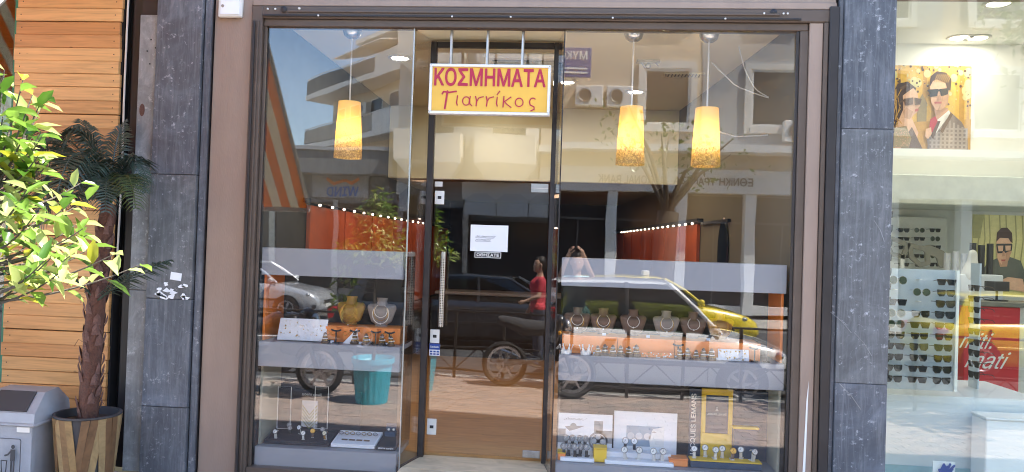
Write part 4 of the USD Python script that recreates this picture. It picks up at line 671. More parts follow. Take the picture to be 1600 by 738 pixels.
def leaf_mesh(p, d, up, L, W):
    d = d / np.linalg.norm(d); s_ = np.cross(d, up); s_ /= np.linalg.norm(s_) + 1e-9; n_ = np.cross(s_, d); bend = r.uniform(.1, .5)
    def pt(u, w, h): return p + d * L * u + s_ * W * w + n_ * (h - bend * L * u * u * .5)
    f_ = W * .35
    V = [pt(0, 0, 0), pt(.3, -.42, f_ * .8), pt(.33, 0, 0), pt(.3, .42, f_ * .8), pt(.65, -.4, f_ * .8), pt(.68, 0, 0), pt(.65, .4, f_ * .8), pt(1, 0, 0)]
    return np.array(V), np.array([[0, 2, 1], [0, 3, 2], [1, 2, 5], [1, 5, 4], [2, 3, 6], [2, 6, 5], [4, 5, 7], [5, 6, 7]])
for k in range(86):
    q, c_ = r.uniform(0, 2 * pi), r.uniform(-.75, 1); s_ = sqrt(max(0, 1 - c_ * c_)); rad = r.uniform(.75, 1.08)
    zc = .11 + 1.60 + .80 * (k / 86) ** 1.25; wmax = .66 * max(.12, 1 - ((zc - .11 - 1.6) / .82)) if zc > 1.71 else .62
    end = np.array([wmax * rad * sqrt(r.uniform(.35, 1)) * cos(q), .52 * rad * sqrt(r.random()) * sin(q), zc])
    if k % 7 == 0: end = np.array([r.uniform(-.55, -.28), r.uniform(-.2, .4), r.uniform(1.0, 1.6)])
    st = np.array([.01, 0, np.clip(end[2] - .16, .6, 2.0)]); mid_ = st * .45 + end * .55 + np.array([0, 0, -.06])
    tw = [(1 - u) ** 2 * st + 2 * u * (1 - u) * mid_ + u * u * end for u in np.linspace(0, 1, 6)]; twigs.append(tube(tw, np.linspace(.007, .002, 6), 5))
    for i in range(8):
        u = .40 + .60 * i / 7; p = (1 - u) ** 2 * st + 2 * u * (1 - u) * mid_ + u * u * end; dd = (end - mid_) / np.linalg.norm(end - mid_); a_ = i * 2.4 + k; pr = np.cross(dd, [.1, .2, 1.]); pr /= np.linalg.norm(pr); pq = np.cross(dd, pr)
        d_ = dd * r.uniform(.2, .7) + (pr * cos(a_) + pq * sin(a_)) * .9 + np.array([0, 0, r.uniform(-.25, .2)])
        leaves.append((p, *leaf_mesh(p, d_, np.array([r.uniform(-.4, .4), r.uniform(-.4, .4), 1.]), r.uniform(.07, .135), r.uniform(.032, .06))))
part(t, 'twig', twigs, 'bark', kind='stuff')
def score(p):
    w = p + np.array([SX, SY, 0]) - CAM; dep = w @ CW; x = 800 + 1200 * (w @ CR) / dep; return (0 if x > -10 else 1000 - x) + dep * 10
leaves.sort(key=lambda a_: score(a_[0]))
for p, V, Fc in leaves[:300]: part(t, 'leaf', trimesh.Trimesh(V, Fc, process=False), r.choice(('lemon_leaf', 'lemon_leaf', 'lemon_leaf_dark', 'lemon_leaf_pale', 'lemon_leaf_pale', 'lemon_leaf_pale', 'lemon_leaf_yellow')), True)
part(t, 'further_leaves', [trimesh.Trimesh(V, Fc, process=False) for p, V, Fc in leaves[300:]], 'lemon_leaf', True, kind='stuff')

# ================================================================== OPTICIAN
struct('optician_wall', [box(2.3, 7.0, 4.2, 4.3, -.1, 4.6), box(2.276, 2.30, .3, 4.2, -.1, 4.6), box(6.95, 7.0, .05, 4.2, -.1, 4.6)], 'opt_white'); struct('optician_ceiling', box(2.3, 6.95, .03, 4.2, 4.5, 4.6), 'opt_white'); struct('optician_floor', box(2.3, 6.95, .05, 4.2, -.1, .03), 'opt_beam')
t = thing('optician_window', 'large clear optician window at the right edge', 'window'); part(t, 'pane', box(2.279, 6.9, .0, .01, .0, 3.757), 'optician_glass'); part(t, 'sill', box(2.279, 6.9, -.03, .06, -.1, -.003), 'grey_metal')
t = thing('display_ledge', 'pale boxed ledge across the optician wall above the sunglasses', 'ledge'); a = at(1400, 272, 3.2); b = at(1400, 318, 3.2); part(t, 'face', box(2.303, 6.9, 3.2, 4.19, b[2], a[2], .01), 'opt_beam'); part(t, 'upper_panel', box(2.303, 6.9, 3.6, 4.19, a[2] + .003, a[2] + .35), 'opt_white')
for k, (px, py) in enumerate(((1560, 5), (1525, 60), (1447, 88))):
    p = on_ceiling(px, py, 4.5); p[1] = min(p[1], 3.9)
    t = thing('optician_downlight', 'round ceiling lamp, %s in the optician shop' % ('nearest the window', 'middle one of the three', 'farthest of the three')[k], 'ceiling lamp', (p[0], p[1], 4.5)); part(t, 'trim_ring', lathe([(.11, -.012), (.15, -.012), (.152, 0), (.11, 0), (.11, -.012)], 28), 'white_plastic', True); part(t, 'lamp_disc', lathe([(0, -.006), (.109, -.006), (.109, -.001), (0, -.001)], 24), 'lamp_white')
    disklight((p[0], p[1], 4.48), .11, (28, 7, 7)[k], (1, .97, .88))
disklight((5.2, 2.0, 4.48), .11, 28, (1, .97, .88)); disklight((3.2, 1.4, 4.48), .11, 28, (1, .97, .88))
# sunglasses
def glasses_parts(t, lens, frame, shape):
    for sx in (-1, 1):
        if shape == 0: pl = Polygon([(sx * .008, .02), (sx * .066, .024), (sx * .064, -.008), (sx * .05, -.024), (sx * .022, -.022), (sx * .01, -.002)])
        elif shape == 1: pl = Point(sx * .037, 0).buffer(.028, 6)
        else: pl = Polygon([(sx * .006, .018), (sx * .068, .018), (sx * .058, -.02), (sx * .02, -.02)])
        pl = pl.buffer(.003, 3); part(t, 'lens', flat(pl.simplify(.001), .003, -.003), lens); part(t, 'rim', flat(pl.buffer(.0032, 3).difference(pl).simplify(.0007), .006, -.005), frame)
        part(t, 'temple', tube([(sx * .069, 0, .016), (sx * .071, .06, .015), (sx * .066, .115, .01), (sx * .064, .135, -.012)], .0028, 5), frame)
    part(t, 'bridge', tube([(-.011, -.003, .008), (0, -.004, .012), (.011, -.003, .008)], .003, 5), frame)
gsrc = {}
def sunglasses(v, M, label, group):
    if v in gsrc: return dup(gsrc[v], M, label, group)
    t = thing('sunglasses', label, 'sunglasses', M=M, group=group); gsrc[v] = t; glasses_parts(t, *(('lens_dark', 'black', 0), ('lens_dark', 'frame_brown', 2), ('lens_green', 'grey_metal', 1), ('lens_dark', 'black', 2))[v]); return t
t = thing('display_board', 'pale blue grey upright panel holding three columns of sunglasses', 'display panel'); a, b = at(1386, 425, .5), at(1492, 612, .5); part(t, 'board', box(2.30, b[0], .5, .53, b[2] - .0, a[2] + .03, .004), 'opt_panel'); part(t, 'edge_rail', box(b[0] - .02, b[0] + .003, .47, .499, b[2], a[2] + .03), 'opt_white')
cn = ('left', 'middle', 'right')
for rw in range(10):
    for c_ in range(3):
        p = at(1403 + 38 * c_ - rw * .9, 438 + rw * 17.1 + c_ * 1.6, .42); part(t, 'peg', box(p[0] - .01, p[0] + .01, .44, .499, p[2] + .008, p[2] + .014), 'opt_white')
        sunglasses(rnd.choice((0, 0, 1, 2, 3)), mat4((p[0], .42, p[2]), rnd.uniform(-.12, .12), rnd.uniform(-.1, .05), rnd.uniform(.9, 1.02)), 'sunglasses in the %s column, %s row down on the blue grey panel' % (cn[c_], ordn[rw]), 'sunglasses on the blue grey panel')
t = thing('display_board', 'white wall panel with small rows of sunglasses under the ledge', 'display panel'); a, b = at(1385, 338, 4.1), at(1478, 422, 4.1); part(t, 'board', box(a[0], b[0], 4.1, 4.13, b[2], a[2], .004), 'opt_white')
for rw in range(5):
    for c_ in range(3):
        p = at(1412 + 24.5 * c_, 360 + rw * 13.4, 4.0); part(t, 'peg', box(p[0] - .01, p[0] + .01, 4.03, 4.099, p[2] + .008, p[2] + .014), 'grey_metal'); sunglasses(rnd.choice((0, 1, 2, 3)), mat4((p[0], 4.0, p[2]), rnd.uniform(-.2, .2), 0, .9), 'small far sunglasses in the %s column, %s row of the white panel' % (cn[c_], ordn[rw]), 'small sunglasses on the far white panel')
t = thing('side_rack', 'narrow rack of sunglasses seen edge on beside the right pillar', 'display rack'); part(t, 'post', box(2.302, 2.315, .2, .42, .5, 2.25), 'opt_white')
for rw in range(12): p = at(1386, 335 + rw * 22.5, .3); sunglasses(rnd.choice((0, 1, 3)), mat4((2.375, .25, p[2]), pi / 2 - .75, 0, 1.05), 'sunglasses seen edge on, %s from top of the rack by the pillar' % ordn[rw], 'edge on sunglasses by the pillar')
t = thing('side_rack', 'right hand rack whose sunglasses are seen from the side', 'display rack'); p = at(1546, 520, 1.0); part(t, 'post', box(p[0] - .09, p[0] - .075, 1.0, 1.15, .4, 1.75), 'opt_panel')
for rw in range(9): p = at(1522, 450 + rw * 17.0, .9); sunglasses(rnd.choice((0, 1, 3)), mat4((p[0], .9, p[2]), -pi / 2 + .12, 0, 1.0), 'sunglasses seen from the side, %s from top before the red counter' % ordn[rw], 'side view sunglasses before the red counter')
t = thing('glasses_emblem', 'large grey outline of spectacles standing before the far panel', 'emblem', (0, 0, 0))
gp = [at(px, py, 3.0) for px, py in ((1386, 371), (1400, 374), (1420, 383), (1412, 402), (1393, 398), (1387, 385))]; g2 = [at(px, py, 3.0) for px, py in ((1421, 382), (1450, 390), (1451, 412), (1438, 415), (1424, 402))]
A_ = Polygon([(q[0], q[2]) for q in gp]).buffer(.05).buffer(-.05); B_ = Polygon([(q[0], q[2]) for q in g2]).buffer(.05).buffer(-.05); part(t, 'rim', flat(A_.buffer(.02).difference(A_.buffer(-.03)), .03, 3.0), 'logo_grey'); part(t, 'rim', flat(B_.buffer(.02).difference(B_.buffer(-.03)), .03, 3.0), 'logo_grey')
tq = [at(px, py, 3.0) for px, py in ((1451, 390), (1470, 398), (1474, 412))]; part(t, 'temple', flat(LineString([(q[0], q[2]) for q in tq]).buffer(.05), .03, 3.001), 'logo_grey'); part(t, 'stand', box(gp[4][0] + .1, gp[4][0] + .14, 3.0, 3.03, .03, gp[4][2]), 'opt_white')
# advertising posters, printed flat
def poster(name, label, x0, y0, x1, y1, Y, bg, layers):
    c = [at(a_, b_, Y) for a_, b_ in ((x0, y0), (x1, y1))]; t = thing(name, label, 'poster'); X0, X1, ZB, ZT = c[0][0], c[1][0], c[1][2], c[0][2]; part(t, 'sheet', box(X0, X1, Y, Y + .02, ZB, ZT), bg); clip = sbox(X0, ZB, X1, ZT)
    for i, (nm, m_, pl) in enumerate(layers):
        g = pl if not isinstance(pl, list) else Polygon(pl)
        g = affinity.affine_transform(g.buffer(0), [(X1 - X0), 0, 0, -(ZT - ZB), X0, ZT]).intersection(clip)
        if g.geom_type == 'GeometryCollection': g = unary_union([q for q in g.geoms if q.geom_type.endswith('Polygon')])
        if not g.is_empty: part(t, nm, flat(g, .0015, Y - .002 * (i + 1)), m_)
    return t
def pn(*pts): return Polygon([((x - 215) / 257, (y - 200) / 308) for x, y in pts]).buffer(.012).buffer(-.008)
rp = random.Random(5); trees = unary_union([sbox(x, 0, x + w_, .75) for x, w_ in ((.02, .04), (.12, .03), (.42, .05), (.53, .03), (.86, .06), (.95, .03))]); lt = unary_union([Point(rp.random(), rp.random() * .35).buffer(rp.uniform(.02, .06)) for _ in range(26)])
poster('couple_poster', 'amber poster of a couple in sunglasses on the optician wall', 1388, 102, 1515, 252, 4.15, 'pr_amber', [
    ('printed_trees', 'pr_amber2', trees), ('printed_light', 'pr_yolk', lt), ('printed_leaves', 'pr_dark', unary_union([Point(rp.random(), rp.random() ** 2 * .45).buffer(rp.uniform(.005, .016), 2) for _ in range(70)])), ('printed_sparkle', 'pr_yolk', unary_union([Point(rp.random(), rp.random() ** 1.5 * .5).buffer(rp.uniform(.004, .012), 2) for _ in range(70)])), ('printed_house', 'pr_lace', unary_union([sbox(.36, .4, .47, .62), Polygon([(.35, .41), (.415, .3), (.48, .41)])])), ('printed_lawn', 'pr_amber2', Polygon([(0, .62), (1, .56), (1, 1), (0, 1)])),
    ('woman_hair', 'pr_hair', pn((245, 262), (275, 255), (300, 275), (296, 300), (270, 320), (258, 360), (244, 400), (228, 440), (215, 445), (215, 370), (226, 340), (228, 300))), ('woman_face', 'pr_skin', pn((262, 300), (292, 276), (304, 290), (310, 320), (314, 332), (308, 338), (306, 352), (296, 360), (284, 378), (290, 400), (262, 402), (264, 350))), ('woman_neck', 'pr_skin', pn((262, 350), (288, 372), (310, 420), (300, 470), (250, 440), (240, 410))),
    ('woman_cheek', 'pr_skin2', pn((272, 340), (292, 352), (284, 376), (268, 372), (264, 352))), ('woman_hair_shine', 'pr_dark', unary_union([pn((250, 275), (272, 264), (274, 268), (254, 284)), pn((236, 330), (240, 330), (232, 400), (228, 400)), pn((222, 380), (226, 380), (222, 430), (218, 430))])),
    ('woman_curls', 'pr_amber2', unary_union([LineString([((x_ - 215) / 257, (y_ - 200) / 308), ((x_ - 215 + rp.uniform(-12, 4)) / 257, (y_ - 200 + rp.uniform(20, 45)) / 308), ((x_ - 215 + rp.uniform(-8, 8)) / 257, (y_ - 200 + rp.uniform(50, 80)) / 308)]).buffer(.004) for x_, y_ in [(rp.uniform(226, 256), rp.uniform(275, 390)) for _ in range(16)]])),
    ('woman_dress', 'pr_dark', pn((246, 440), (275, 430), (290, 404), (322, 470), (318, 508), (252, 508))), ('lace_sleeve', 'pr_lace', pn((238, 408), (272, 400), (288, 440), (282, 468), (236, 468))), ('lace_holes', 'pr_skin2', unary_union([Point(rp.uniform(.1, .27), rp.uniform(.69, .86)).buffer(.006, 2) for _ in range(45)])), ('woman_arm', 'pr_skin2', pn((240, 470), (256, 470), (260, 508), (238, 508))), ('woman_glasses', 'pr_dark', unary_union([pn((262, 312), (290, 308), (290, 328), (268, 332)), pn((296, 308), (316, 312), (312, 328), (298, 330)), pn((248, 322), (264, 314), (264, 318), (248, 326))])), ('woman_lips', 'pr_lip', pn((299, 345), (308, 343), (306, 350), (298, 351))),
    ('jacket', 'pr_tweed', pn((334, 425), (360, 385), (402, 350), (440, 385), (458, 420), (462, 508), (334, 508), (340, 460))), ('jacket_check', 'pr_tweed2', unary_union([pn((x, 380 + abs(x - 400) * .5), (x + 4, 380 + abs(x - 400) * .5), (x + 4, 508), (x, 508)) for x in range(350, 462, 13)] + [pn((345, y), (458, y), (458, y + 3), (345, y + 3)) for y in range(405, 505, 13)])),
    ('man_neck', 'pr_skin2', pn((356, 340), (396, 340), (400, 360), (366, 390))), ('shirt', 'pr_white', pn((352, 392), (374, 372), (400, 348), (404, 358), (362, 420))), ('tie', 'pr_red', pn((345, 378), (358, 368), (366, 384), (352, 420), (342, 404))), ('man_face', 'pr_skin', pn((340, 262), (352, 240), (392, 246), (398, 280), (394, 325), (378, 345), (360, 345), (346, 322))),
    ('man_hair', 'pr_hair', pn((340, 268), (342, 238), (360, 222), (388, 226), (404, 246), (402, 282), (394, 280), (388, 258), (360, 246), (348, 252))), ('man_hair_strands', 'pr_amber2', unary_union([LineString([((x_ - 215) / 257, (262 - 200) / 308 - .02), ((x_ + 10 - 215) / 257, (232 - 200) / 308)]).buffer(.003) for x_ in range(352, 398, 6)])), ('man_glasses', 'black', unary_union([pn((336, 282), (364, 280), (362, 300), (342, 304)), pn((370, 280), (396, 276), (394, 298), (374, 300)), pn((362, 282), (372, 280), (372, 285), (362, 286))])), ('man_cheek', 'pr_skin2', pn((380, 302), (396, 296), (394, 325), (378, 345), (366, 345), (376, 326))), ('man_nose', 'pr_skin2', pn((366, 300), (370, 300), (374, 314), (364, 316))), ('lapel', 'pr_dark', unary_union([pn((366, 384), (372, 384), (352, 440), (346, 430)), pn((404, 356), (410, 360), (380, 420), (374, 414))])), ('man_mouth', 'pr_lip', pn((354, 322), (374, 321), (374, 325), (355, 326))), ('clutched_hand', 'pr_skin', pn((330, 410), (344, 405), (346, 425), (336, 440), (328, 432)))])
def pq(*pts): return Polygon([((x - 655) / 365, (y - 72) / 575) for x, y in pts]).buffer(.012).buffer(-.008)
poster('spectacles_poster', 'olive poster of a man in spectacles right of the far panel', 1521, 335, 1600, 462, 3.4, 'pr_yolk', [
    ('printed_vines', 'pr_olive', unary_union([LineString([(x, 0), (x + .03, .3), (x - .02, .65)]).buffer(.012) for x in (.08, .2, .3, .5, .62, .8, .93)] + [Polygon([(0, 0), (.2, 0), (.14, .3), (0, .3)])])), ('printed_shirt', 'pr_shirt', pq((720, 500), (760, 420), (830, 385), (900, 370), (990, 400), (1020, 480), (1020, 580), (760, 560))), ('printed_neck', 'pr_skin2', pq((830, 380), (905, 370), (895, 440), (850, 445))),
    ('printed_face', 'pr_skin', pq((820, 240), (918, 240), (922, 330), (900, 400), (860, 430), (830, 390), (818, 320))), ('printed_hair', 'pr_hair', pq((818, 262), (822, 200), (850, 168), (890, 165), (922, 200), (928, 270), (915, 260), (900, 235), (840, 235))), ('printed_spectacles', 'black', unary_union([pq((822, 290), (868, 288), (866, 336), (830, 340)).boundary.buffer(.012), pq((874, 288), (922, 286), (918, 330), (880, 335)).boundary.buffer(.012)])), ('printed_cheek', 'pr_skin2', pq((890, 340), (922, 330), (900, 400), (860, 430), (862, 415), (884, 390))), ('printed_nose', 'pr_skin2', pq((862, 336), (868, 336), (874, 366), (858, 368))), ('printed_mouth', 'pr_lip', pq((852, 396), (878, 394), (876, 402), (854, 404))), ('printed_hand', 'pr_skin', pq((850, 545), (900, 520), (1000, 530), (1020, 620), (880, 600)))])
t = thing('brush_display', 'black and white product stand between the far panel and the spectacles poster', 'display stand', (at(1512, 420, 3.0)[0], 3.0, 0)); zb = at(1512, 428, 3.0)[2]
for k in range(6): part(t, 'tube', tube([(-.22 + k * .09, 0, zb), (-.22 + k * .09, 0, zb + (.32 if k > 2 else .22) + .02 * (k % 2))], .035, 8), 'black' if k > 2 else 'print_pale')
part(t, 'bust', smoothhull([[((-.02, -.1, zb), .09), ((0, -.1, zb + .15), .05), ((.0, -.1, zb + .22), .045)]], .03), 'white_plastic', True); part(t, 'base', box(-.3, .3, -.15, .15, .03, zb - .001, .01), 'opt_counter')
t = thing('red_counter', 'red counter front with white script lettering in the optician shop', 'counter', (0, 0, 0)); a, b = at(1508, 478, 2.2), at(1592, 592, 2.2); part(t, 'front', box(a[0], b[0] - .0, 2.2, 2.6, .03, a[2], .006), 'opt_red'); part(t, 'top', box(a[0] - .02, b[0] + .6, 2.17, 2.65, a[2] + .002, a[2] + .05, .006), 'logo_grey'); part(t, 'end_panel', box(b[0] + .002, b[0] + .55, 2.25, 2.6, .03, a[2]), 'opt_beam')
c1, c2 = at(1530, 533, 2.19), at(1544, 563, 2.19); part(t, 'lettering', words('miti.', .30, .16, (c1[0], 2.198, c1[2]), .003, False, shear=.25), 'white_paint'); part(t, 'lettering', words('mati', .36, .17, (c2[0], 2.198, c2[2]), .003, False, shear=.25), 'white_paint')
t = thing('till_screen', 'small black screen on a stand on top of the red counter', 'screen', (at(1558, 470, 2.4)[0], 2.4, a[2] + .051)); part(t, 'screen', box(-.12, .12, 0, .02, .1, .2, .004), 'black'); part(t, 'neck', tube([(0, .01, .01), (0, .01, .1)], .012), 'black'); part(t, 'foot', box(-.09, .09, -.04, .06, 0, .012, .003), 'black')
t = thing('low_white_plinth', 'low wide white plinth inside the optician window', 'display plinth'); a = at(1385, 614, .6); part(t, 'body', box(2.305, 3.75, .56, 1.5, .03, a[2], .01), 'opt_counter'); part(t, 'kick_board', box(2.305, 3.75, .545, .558, .032, .12), 'opt_blue')
t = thing('white_block', 'bright blue white block at the bottom right corner of the optician window', 'display plinth'); a, b = at(1541, 656, .3), at(1600, 738, .3); part(t, 'body', box(a[0], a[0] + .55, .3, .52, .03, a[2], .008), 'paper'); part(t, 'lid', box(a[0] - .008, a[0] + .56, .292, .528, a[2] + .001, a[2] + .02, .004), 'paper')
p = at(1475, 727, .25); t = thing('photo_card', 'small blue picture card at the foot of the optician window', 'picture card', (p[0], .25, .03)); part(t, 'card', box(-.08, .08, 0, .01, 0, .21), 'paper'); part(t, 'picture', [flat(Polygon([(-.075 + rs.random() * .12, .01 + rs.random() * .15), (-.03 + rs.random() * .1, .02 + rs.random() * .15), (-.05 + rs.random() * .12, .06 + rs.random() * .14)]).buffer(.008), .001, -.0015 - .001 * i) for i in range(12)], 'print_blue2')

# ================================================================== THE STREET BEHIND THE CAMERA, SEEN IN THE GLASS
# railing on the kerb
for k in range(9):
    x0 = -6.4 + k * 1.42; t = thing('pavement_railing', 'dark metal pavement railing panel with zigzag bracing, %s from left along the kerb' % ordn[k], 'railing', (x0, -4.08, G))
    for x in (0, .7): part(t, 'post', box(x - .02, x + .02, -.02, .02, 0, .93, .004), 'rail_metal')
    for nm, z in (('bottom_rail', .12), ('middle_rail', .44), ('hand_rail', .94)): part(t, nm, box(-.02, 1.40, -.018, .018, z - .014, z + .014, .004), 'rail_metal')
    for x in (0, .7): part(t, 'brace', tube([(x + .01, 0, .12), (x + .35, 0, .44)], .009, 6), 'rail_metal'); part(t, 'brace', tube([(x + .35, 0, .44), (x + .69, 0, .12)], .009, 6), 'rail_metal')

def car(label, paint, M, L=3.95, W=1.66, H=1.43, group=None, taxi=False):
    t = thing('parked_car', label, 'car', M=M, group=group); wb = L * .64; xf = L * .5 - L * .195; xr = xf - wb; hw = W / 2; X = lambda u: -L / 2 + u * L
    us = [0, .02, .06, .14, .24, .34, .46, .58, .66, .74, .82, .9, .95, .985, 1.0]; ztop = [.55, .82, .9, .93, .94, .945, .945, .94, .935, .89, .84, .77, .70, .60, .48]; wid = [.86, .93, .965, .985, 1, 1, 1, 1, 1, .995, .985, .96, .92, .84, .74]; zlow = [.34, .26, .22, .2, .19, .19, .19, .19, .19, .19, .2, .2, .21, .24, .3]
    V = []; n = 12
    for u, zt, w, zl in zip(us, ztop, wid, zlow):
        b = hw * w; half = [(0, zl), (b * .86, zl), (b * .96, zl + (zt - zl) * .18), (b, zl + (zt - zl) * .5), (b * .985, zl + (zt - zl) * .78), (b * .93, zt - .015), (b * .80, zt + .008), (0, zt + .02)]
        V += [(X(u), y, z) for y, z in half] + [(X(u), -y, z) for y, z in half[-2:0:-1]]
    n = 14; Fc = []
    for i in range(len(us) - 1):
        for j in range(n): k = (j + 1) % n; Fc += [[i*n+j, (i+1)*n+j, (i+1)*n+k], [i*n+j, (i+1)*n+k, i*n+k]]
    for o, fl in ((0, 1), ((len(us) - 1) * n, 0)):
        for j in range(1, n - 1): Fc.append([o, o + j, o + j + 1] if fl else [o, o + j + 1, o + j])
    part(t, 'body', trimesh.Trimesh(np.array(V), np.array(Fc), process=False), paint, 50)
    zb, wr, wbt = .94, hw * .70, hw * .93; A0, A1, B, C1, C0 = X(.735), X(.545), X(.42), X(.13), X(.055)
    rs_ = []
    for x, z, w in ((A1 + .06, H - .035, wr), (A1 - .05, H - .005, wr * 1.01), (X(.35), H + .005, wr * 1.02), (C1 + .1, H - .03, wr), (C1 - .02, H - .07, wr * .97)): rs_.append([(x, w, z - .03), (x, w * .97, z), (x, w * .6, z + .02), (x, 0, z + .025), (x, -w * .6, z + .02), (x, -w * .97, z), (x, -w, z - .03), (x, 0, z - .025)])
    V = np.array([p for r_ in rs_ for p in r_]); n = 8; Fc = []
    for i in range(4):
        for j in range(n): k = (j + 1) % n; Fc += [[i*n+j, i*n+k, (i+1)*n+k], [i*n+j, (i+1)*n+k, (i+1)*n+j]]
    for j in range(1, n - 1): Fc += [[0, j + 1, j], [32, 32 + j, 33 + j]]
    part(t, 'roof', trimesh.Trimesh(V, np.array(Fc), process=False), paint, 50)
    for s in (-1, 1):
        a0, a1, b0, b1 = np.array([A0, s * wbt, zb - .02]), np.array([A1 + .06, s * wr, H - .03]), np.array([B, s * wbt * .99, zb - .02]), np.array([B - .04, s * wr * 1.0, H - .02]); c0, c1 = np.array([C0 + .1, s * wbt * .96, zb - .03]), np.array([C1, s * wr * .97, H - .06])
        part(t, 'front_pillar', tube([a0, (a0 + a1) / 2 + np.array([.0, s * .02, .03]), a1], .03, 6), paint, True); part(t, 'door_pillar', tube([b0, b1], .03, 6), 'black'); part(t, 'rear_pillar', hull([c0 + (0, 0, 0), c0 + (.3, 0, 0), c1 + (.0, 0, 0), c1 + (.14, 0, .01), c0 + (0, -s * .05, 0), c0 + (.3, -s * .05, 0), c1 + (0, -s * .05, 0), c1 + (.14, -s * .05, .01)]), paint)
        for nm, q in (('front_window', (a0, a1, b1, b0)), ('rear_window', (b0, b1, c1 + (.14, 0, .01), c0 + (.3, 0, 0)))): part(t, nm, hull([p for p in q] + [p + (0, -s * .006, 0) for p in q]), 'car_glass')
        part(t, 'sill_trim', box(X(.22), X(.78), min(s * hw * .99, s * (hw + .012)), max(s * hw * .99, s * (hw + .012)), .50, .55, .004), 'black' if not taxi else paint); part(t, 'door_handle', box(B - .3, B - .14, min(s * hw * .97, s * (hw + .02)), max(s * hw * .97, s * (hw + .02)), .78, .81, .005), 'black'); part(t, 'door_seam', [box(x - .003, x + .003, min(s * hw * .9, s * (hw + .0035)), max(s * hw * .9, s * (hw + .0035)), .3, .84) for x in (B - .02, A0 - .16, X(.2))], 'black')
        part(t, 'mirror', smoothhull([[((A0 - .12, s * (hw + .06), .99), .06), ((A0 - .1, s * (hw + .12), 1.0), .06)], [((A0 - .1, s * hw * .9, .95), .02), ((A0 - .1, s * (hw + .06), .98), .025)]], .04, 4), paint, True)
        part(t, 'headlight', smoothhull([[((X(.955), s * hw * .72, .62), .06), ((X(.925), s * hw * .87, .66), .06)]], .03, 3), 'dark_window' if False else 'steel', True); part(t, 'tail_light', box(X(.005), X(.05), min(s * hw * .72, s * hw * .93), max(s * hw * .72, s * hw * .93), .6, .82, .02), 'red_lamp')
        for x in (xf, xr):
            part(t, 'wheel_arch', moved(lathe([(0, 0), (.34, 0), (.34, .012), (0, .012)], 28), mat4((x, s * (hw - .004), .3), 0, -s * pi / 2)), 'black')
            wl = part(t, 'wheel', moved(lathe([(.17, -.15), (.285, -.15), (.30, -.12), (.30, -.03), (.285, .006), (.205, .01), (.2, -.005), (.17, -.02)], 32), mat4((x, s * (hw + .008), .3), 0, -s * pi / 2)), 'tyre', 40)
            rim = [lathe([(.17, 0), (.205, .006), (.205, .012), (.19, .012), (.17, 0)], 28), lathe([(0, 0), (.045, 0), (.045, .012), (0, .014)], 16)] + [moved(hull([(.03, -.018, 0), (.03, .018, 0), (.19, -.028, -.002), (.19, .028, -.002), (.03, -.016, .01), (.03, .016, .01), (.19, -.024, .008), (.19, .024, .008)]), mat4((0, 0, 0), k * 2 * pi / 5)) for k in range(5)]
            part(wl, 'rim', moved(cat(*rim), mat4((x, s * (hw + .008), .3), 0, -s * pi / 2)), 'rim'); part(wl, 'brake_disc', moved(lathe([(0, -.02), (.17, -.02), (.17, -.014), (0, -.014)], 24), mat4((x, s * (hw + .008), .3), 0, -s * pi / 2)), 'moto_grey')
    part(t, 'windscreen', hull([(A0 + .02, s * wbt * .93, zb) for s in (-1, 1)] + [(A1 + .08, s * wr * .93, H - .03) for s in (-1, 1)] + [(A0 + .012, s * wbt * .93, zb) for s in (-1, 1)] + [(A1 + .072, s * wr * .93, H - .03) for s in (-1, 1)]), 'car_glass'); part(t, 'rear_screen', hull([(C0 + .06, s * wbt * .85, zb) for s in (-1, 1)] + [(C1 - .02, s * wr * .9, H - .07) for s in (-1, 1)] + [(C0 + .067, s * wbt * .85, zb) for s in (-1, 1)] + [(C1 - .013, s * wr * .9, H - .07) for s in (-1, 1)]), 'car_glass')
    part(t, 'cabin_floor', box(C0 + .1, A0 - .05, -wbt * .9, wbt * .9, zb + .0, zb + .03), 'seat_cloth')
    for y in (-.36, .36): part(t, 'seat', smoothhull([[((B + .1, y, .9), .16), ((B - .02, y, 1.15), .12), ((B - .05, y, 1.27), .09)]], .06, 4), 'seat_cloth', True)
    part(t, 'steering_wheel', moved(lathe([(.16, -.01), (.18, 0), (.16, .01), (.15, 0), (.16, -.01)], 20), mat4((A0 - .42, .36, 1.0), 0, 0, 1.0, -1.0)), 'black'); part(t, 'grille', box(X(.985), X(1.0) - .01 + .012, -hw * .45, hw * .45, .42, .52, .004), 'black'); part(t, 'number_plate', box(X(1.0) - .005, X(1.0) + .012, -.26, .26, .33, .43, .003), 'white_paint')
    part(t, 'wiper', tube([(A0 + .03, -.35, zb + .01), (A0 - .1, .15, zb + .06)], .008, 5), 'black')
    if taxi: part(t, 'roof_sign', box(A1 - .35, A1 - .2, -.16, .16, H + .02, H + .14, .02), 'white_plastic')
    return t
RZ = -.23
cw = car('white parked hatchback at the kerb beyond the railing, mirrored in the right window', 'car_white', mat4((1.08, -5.33, RZ), radians(3.2)), 3.9, 1.62, 1.58)
car('silver parked saloon with five spoke wheels mirrored at the far left', 'car_silver', mat4((-8.35, -13.4, RZ), 0), 4.2, 1.68, 1.41)
car('dark blue car in the roadway mirrored in the glass door', 'car_dark', mat4((-2.4, -8.6, RZ), radians(-2)), 4.2, 1.7, 1.42)
car('yellow taxi with roof sign mirrored above the white car bonnet', 'taxi_yellow', mat4((1.6, -11.2, RZ), radians(-3)), 4.5, 1.75, 1.45, taxi=True)
car('yellow taxi with roof sign mirrored in the optician window', 'taxi_yellow', mat4((8.6, -9.0, RZ), radians(1)), 4.5, 1.75, 1.45, taxi=True)

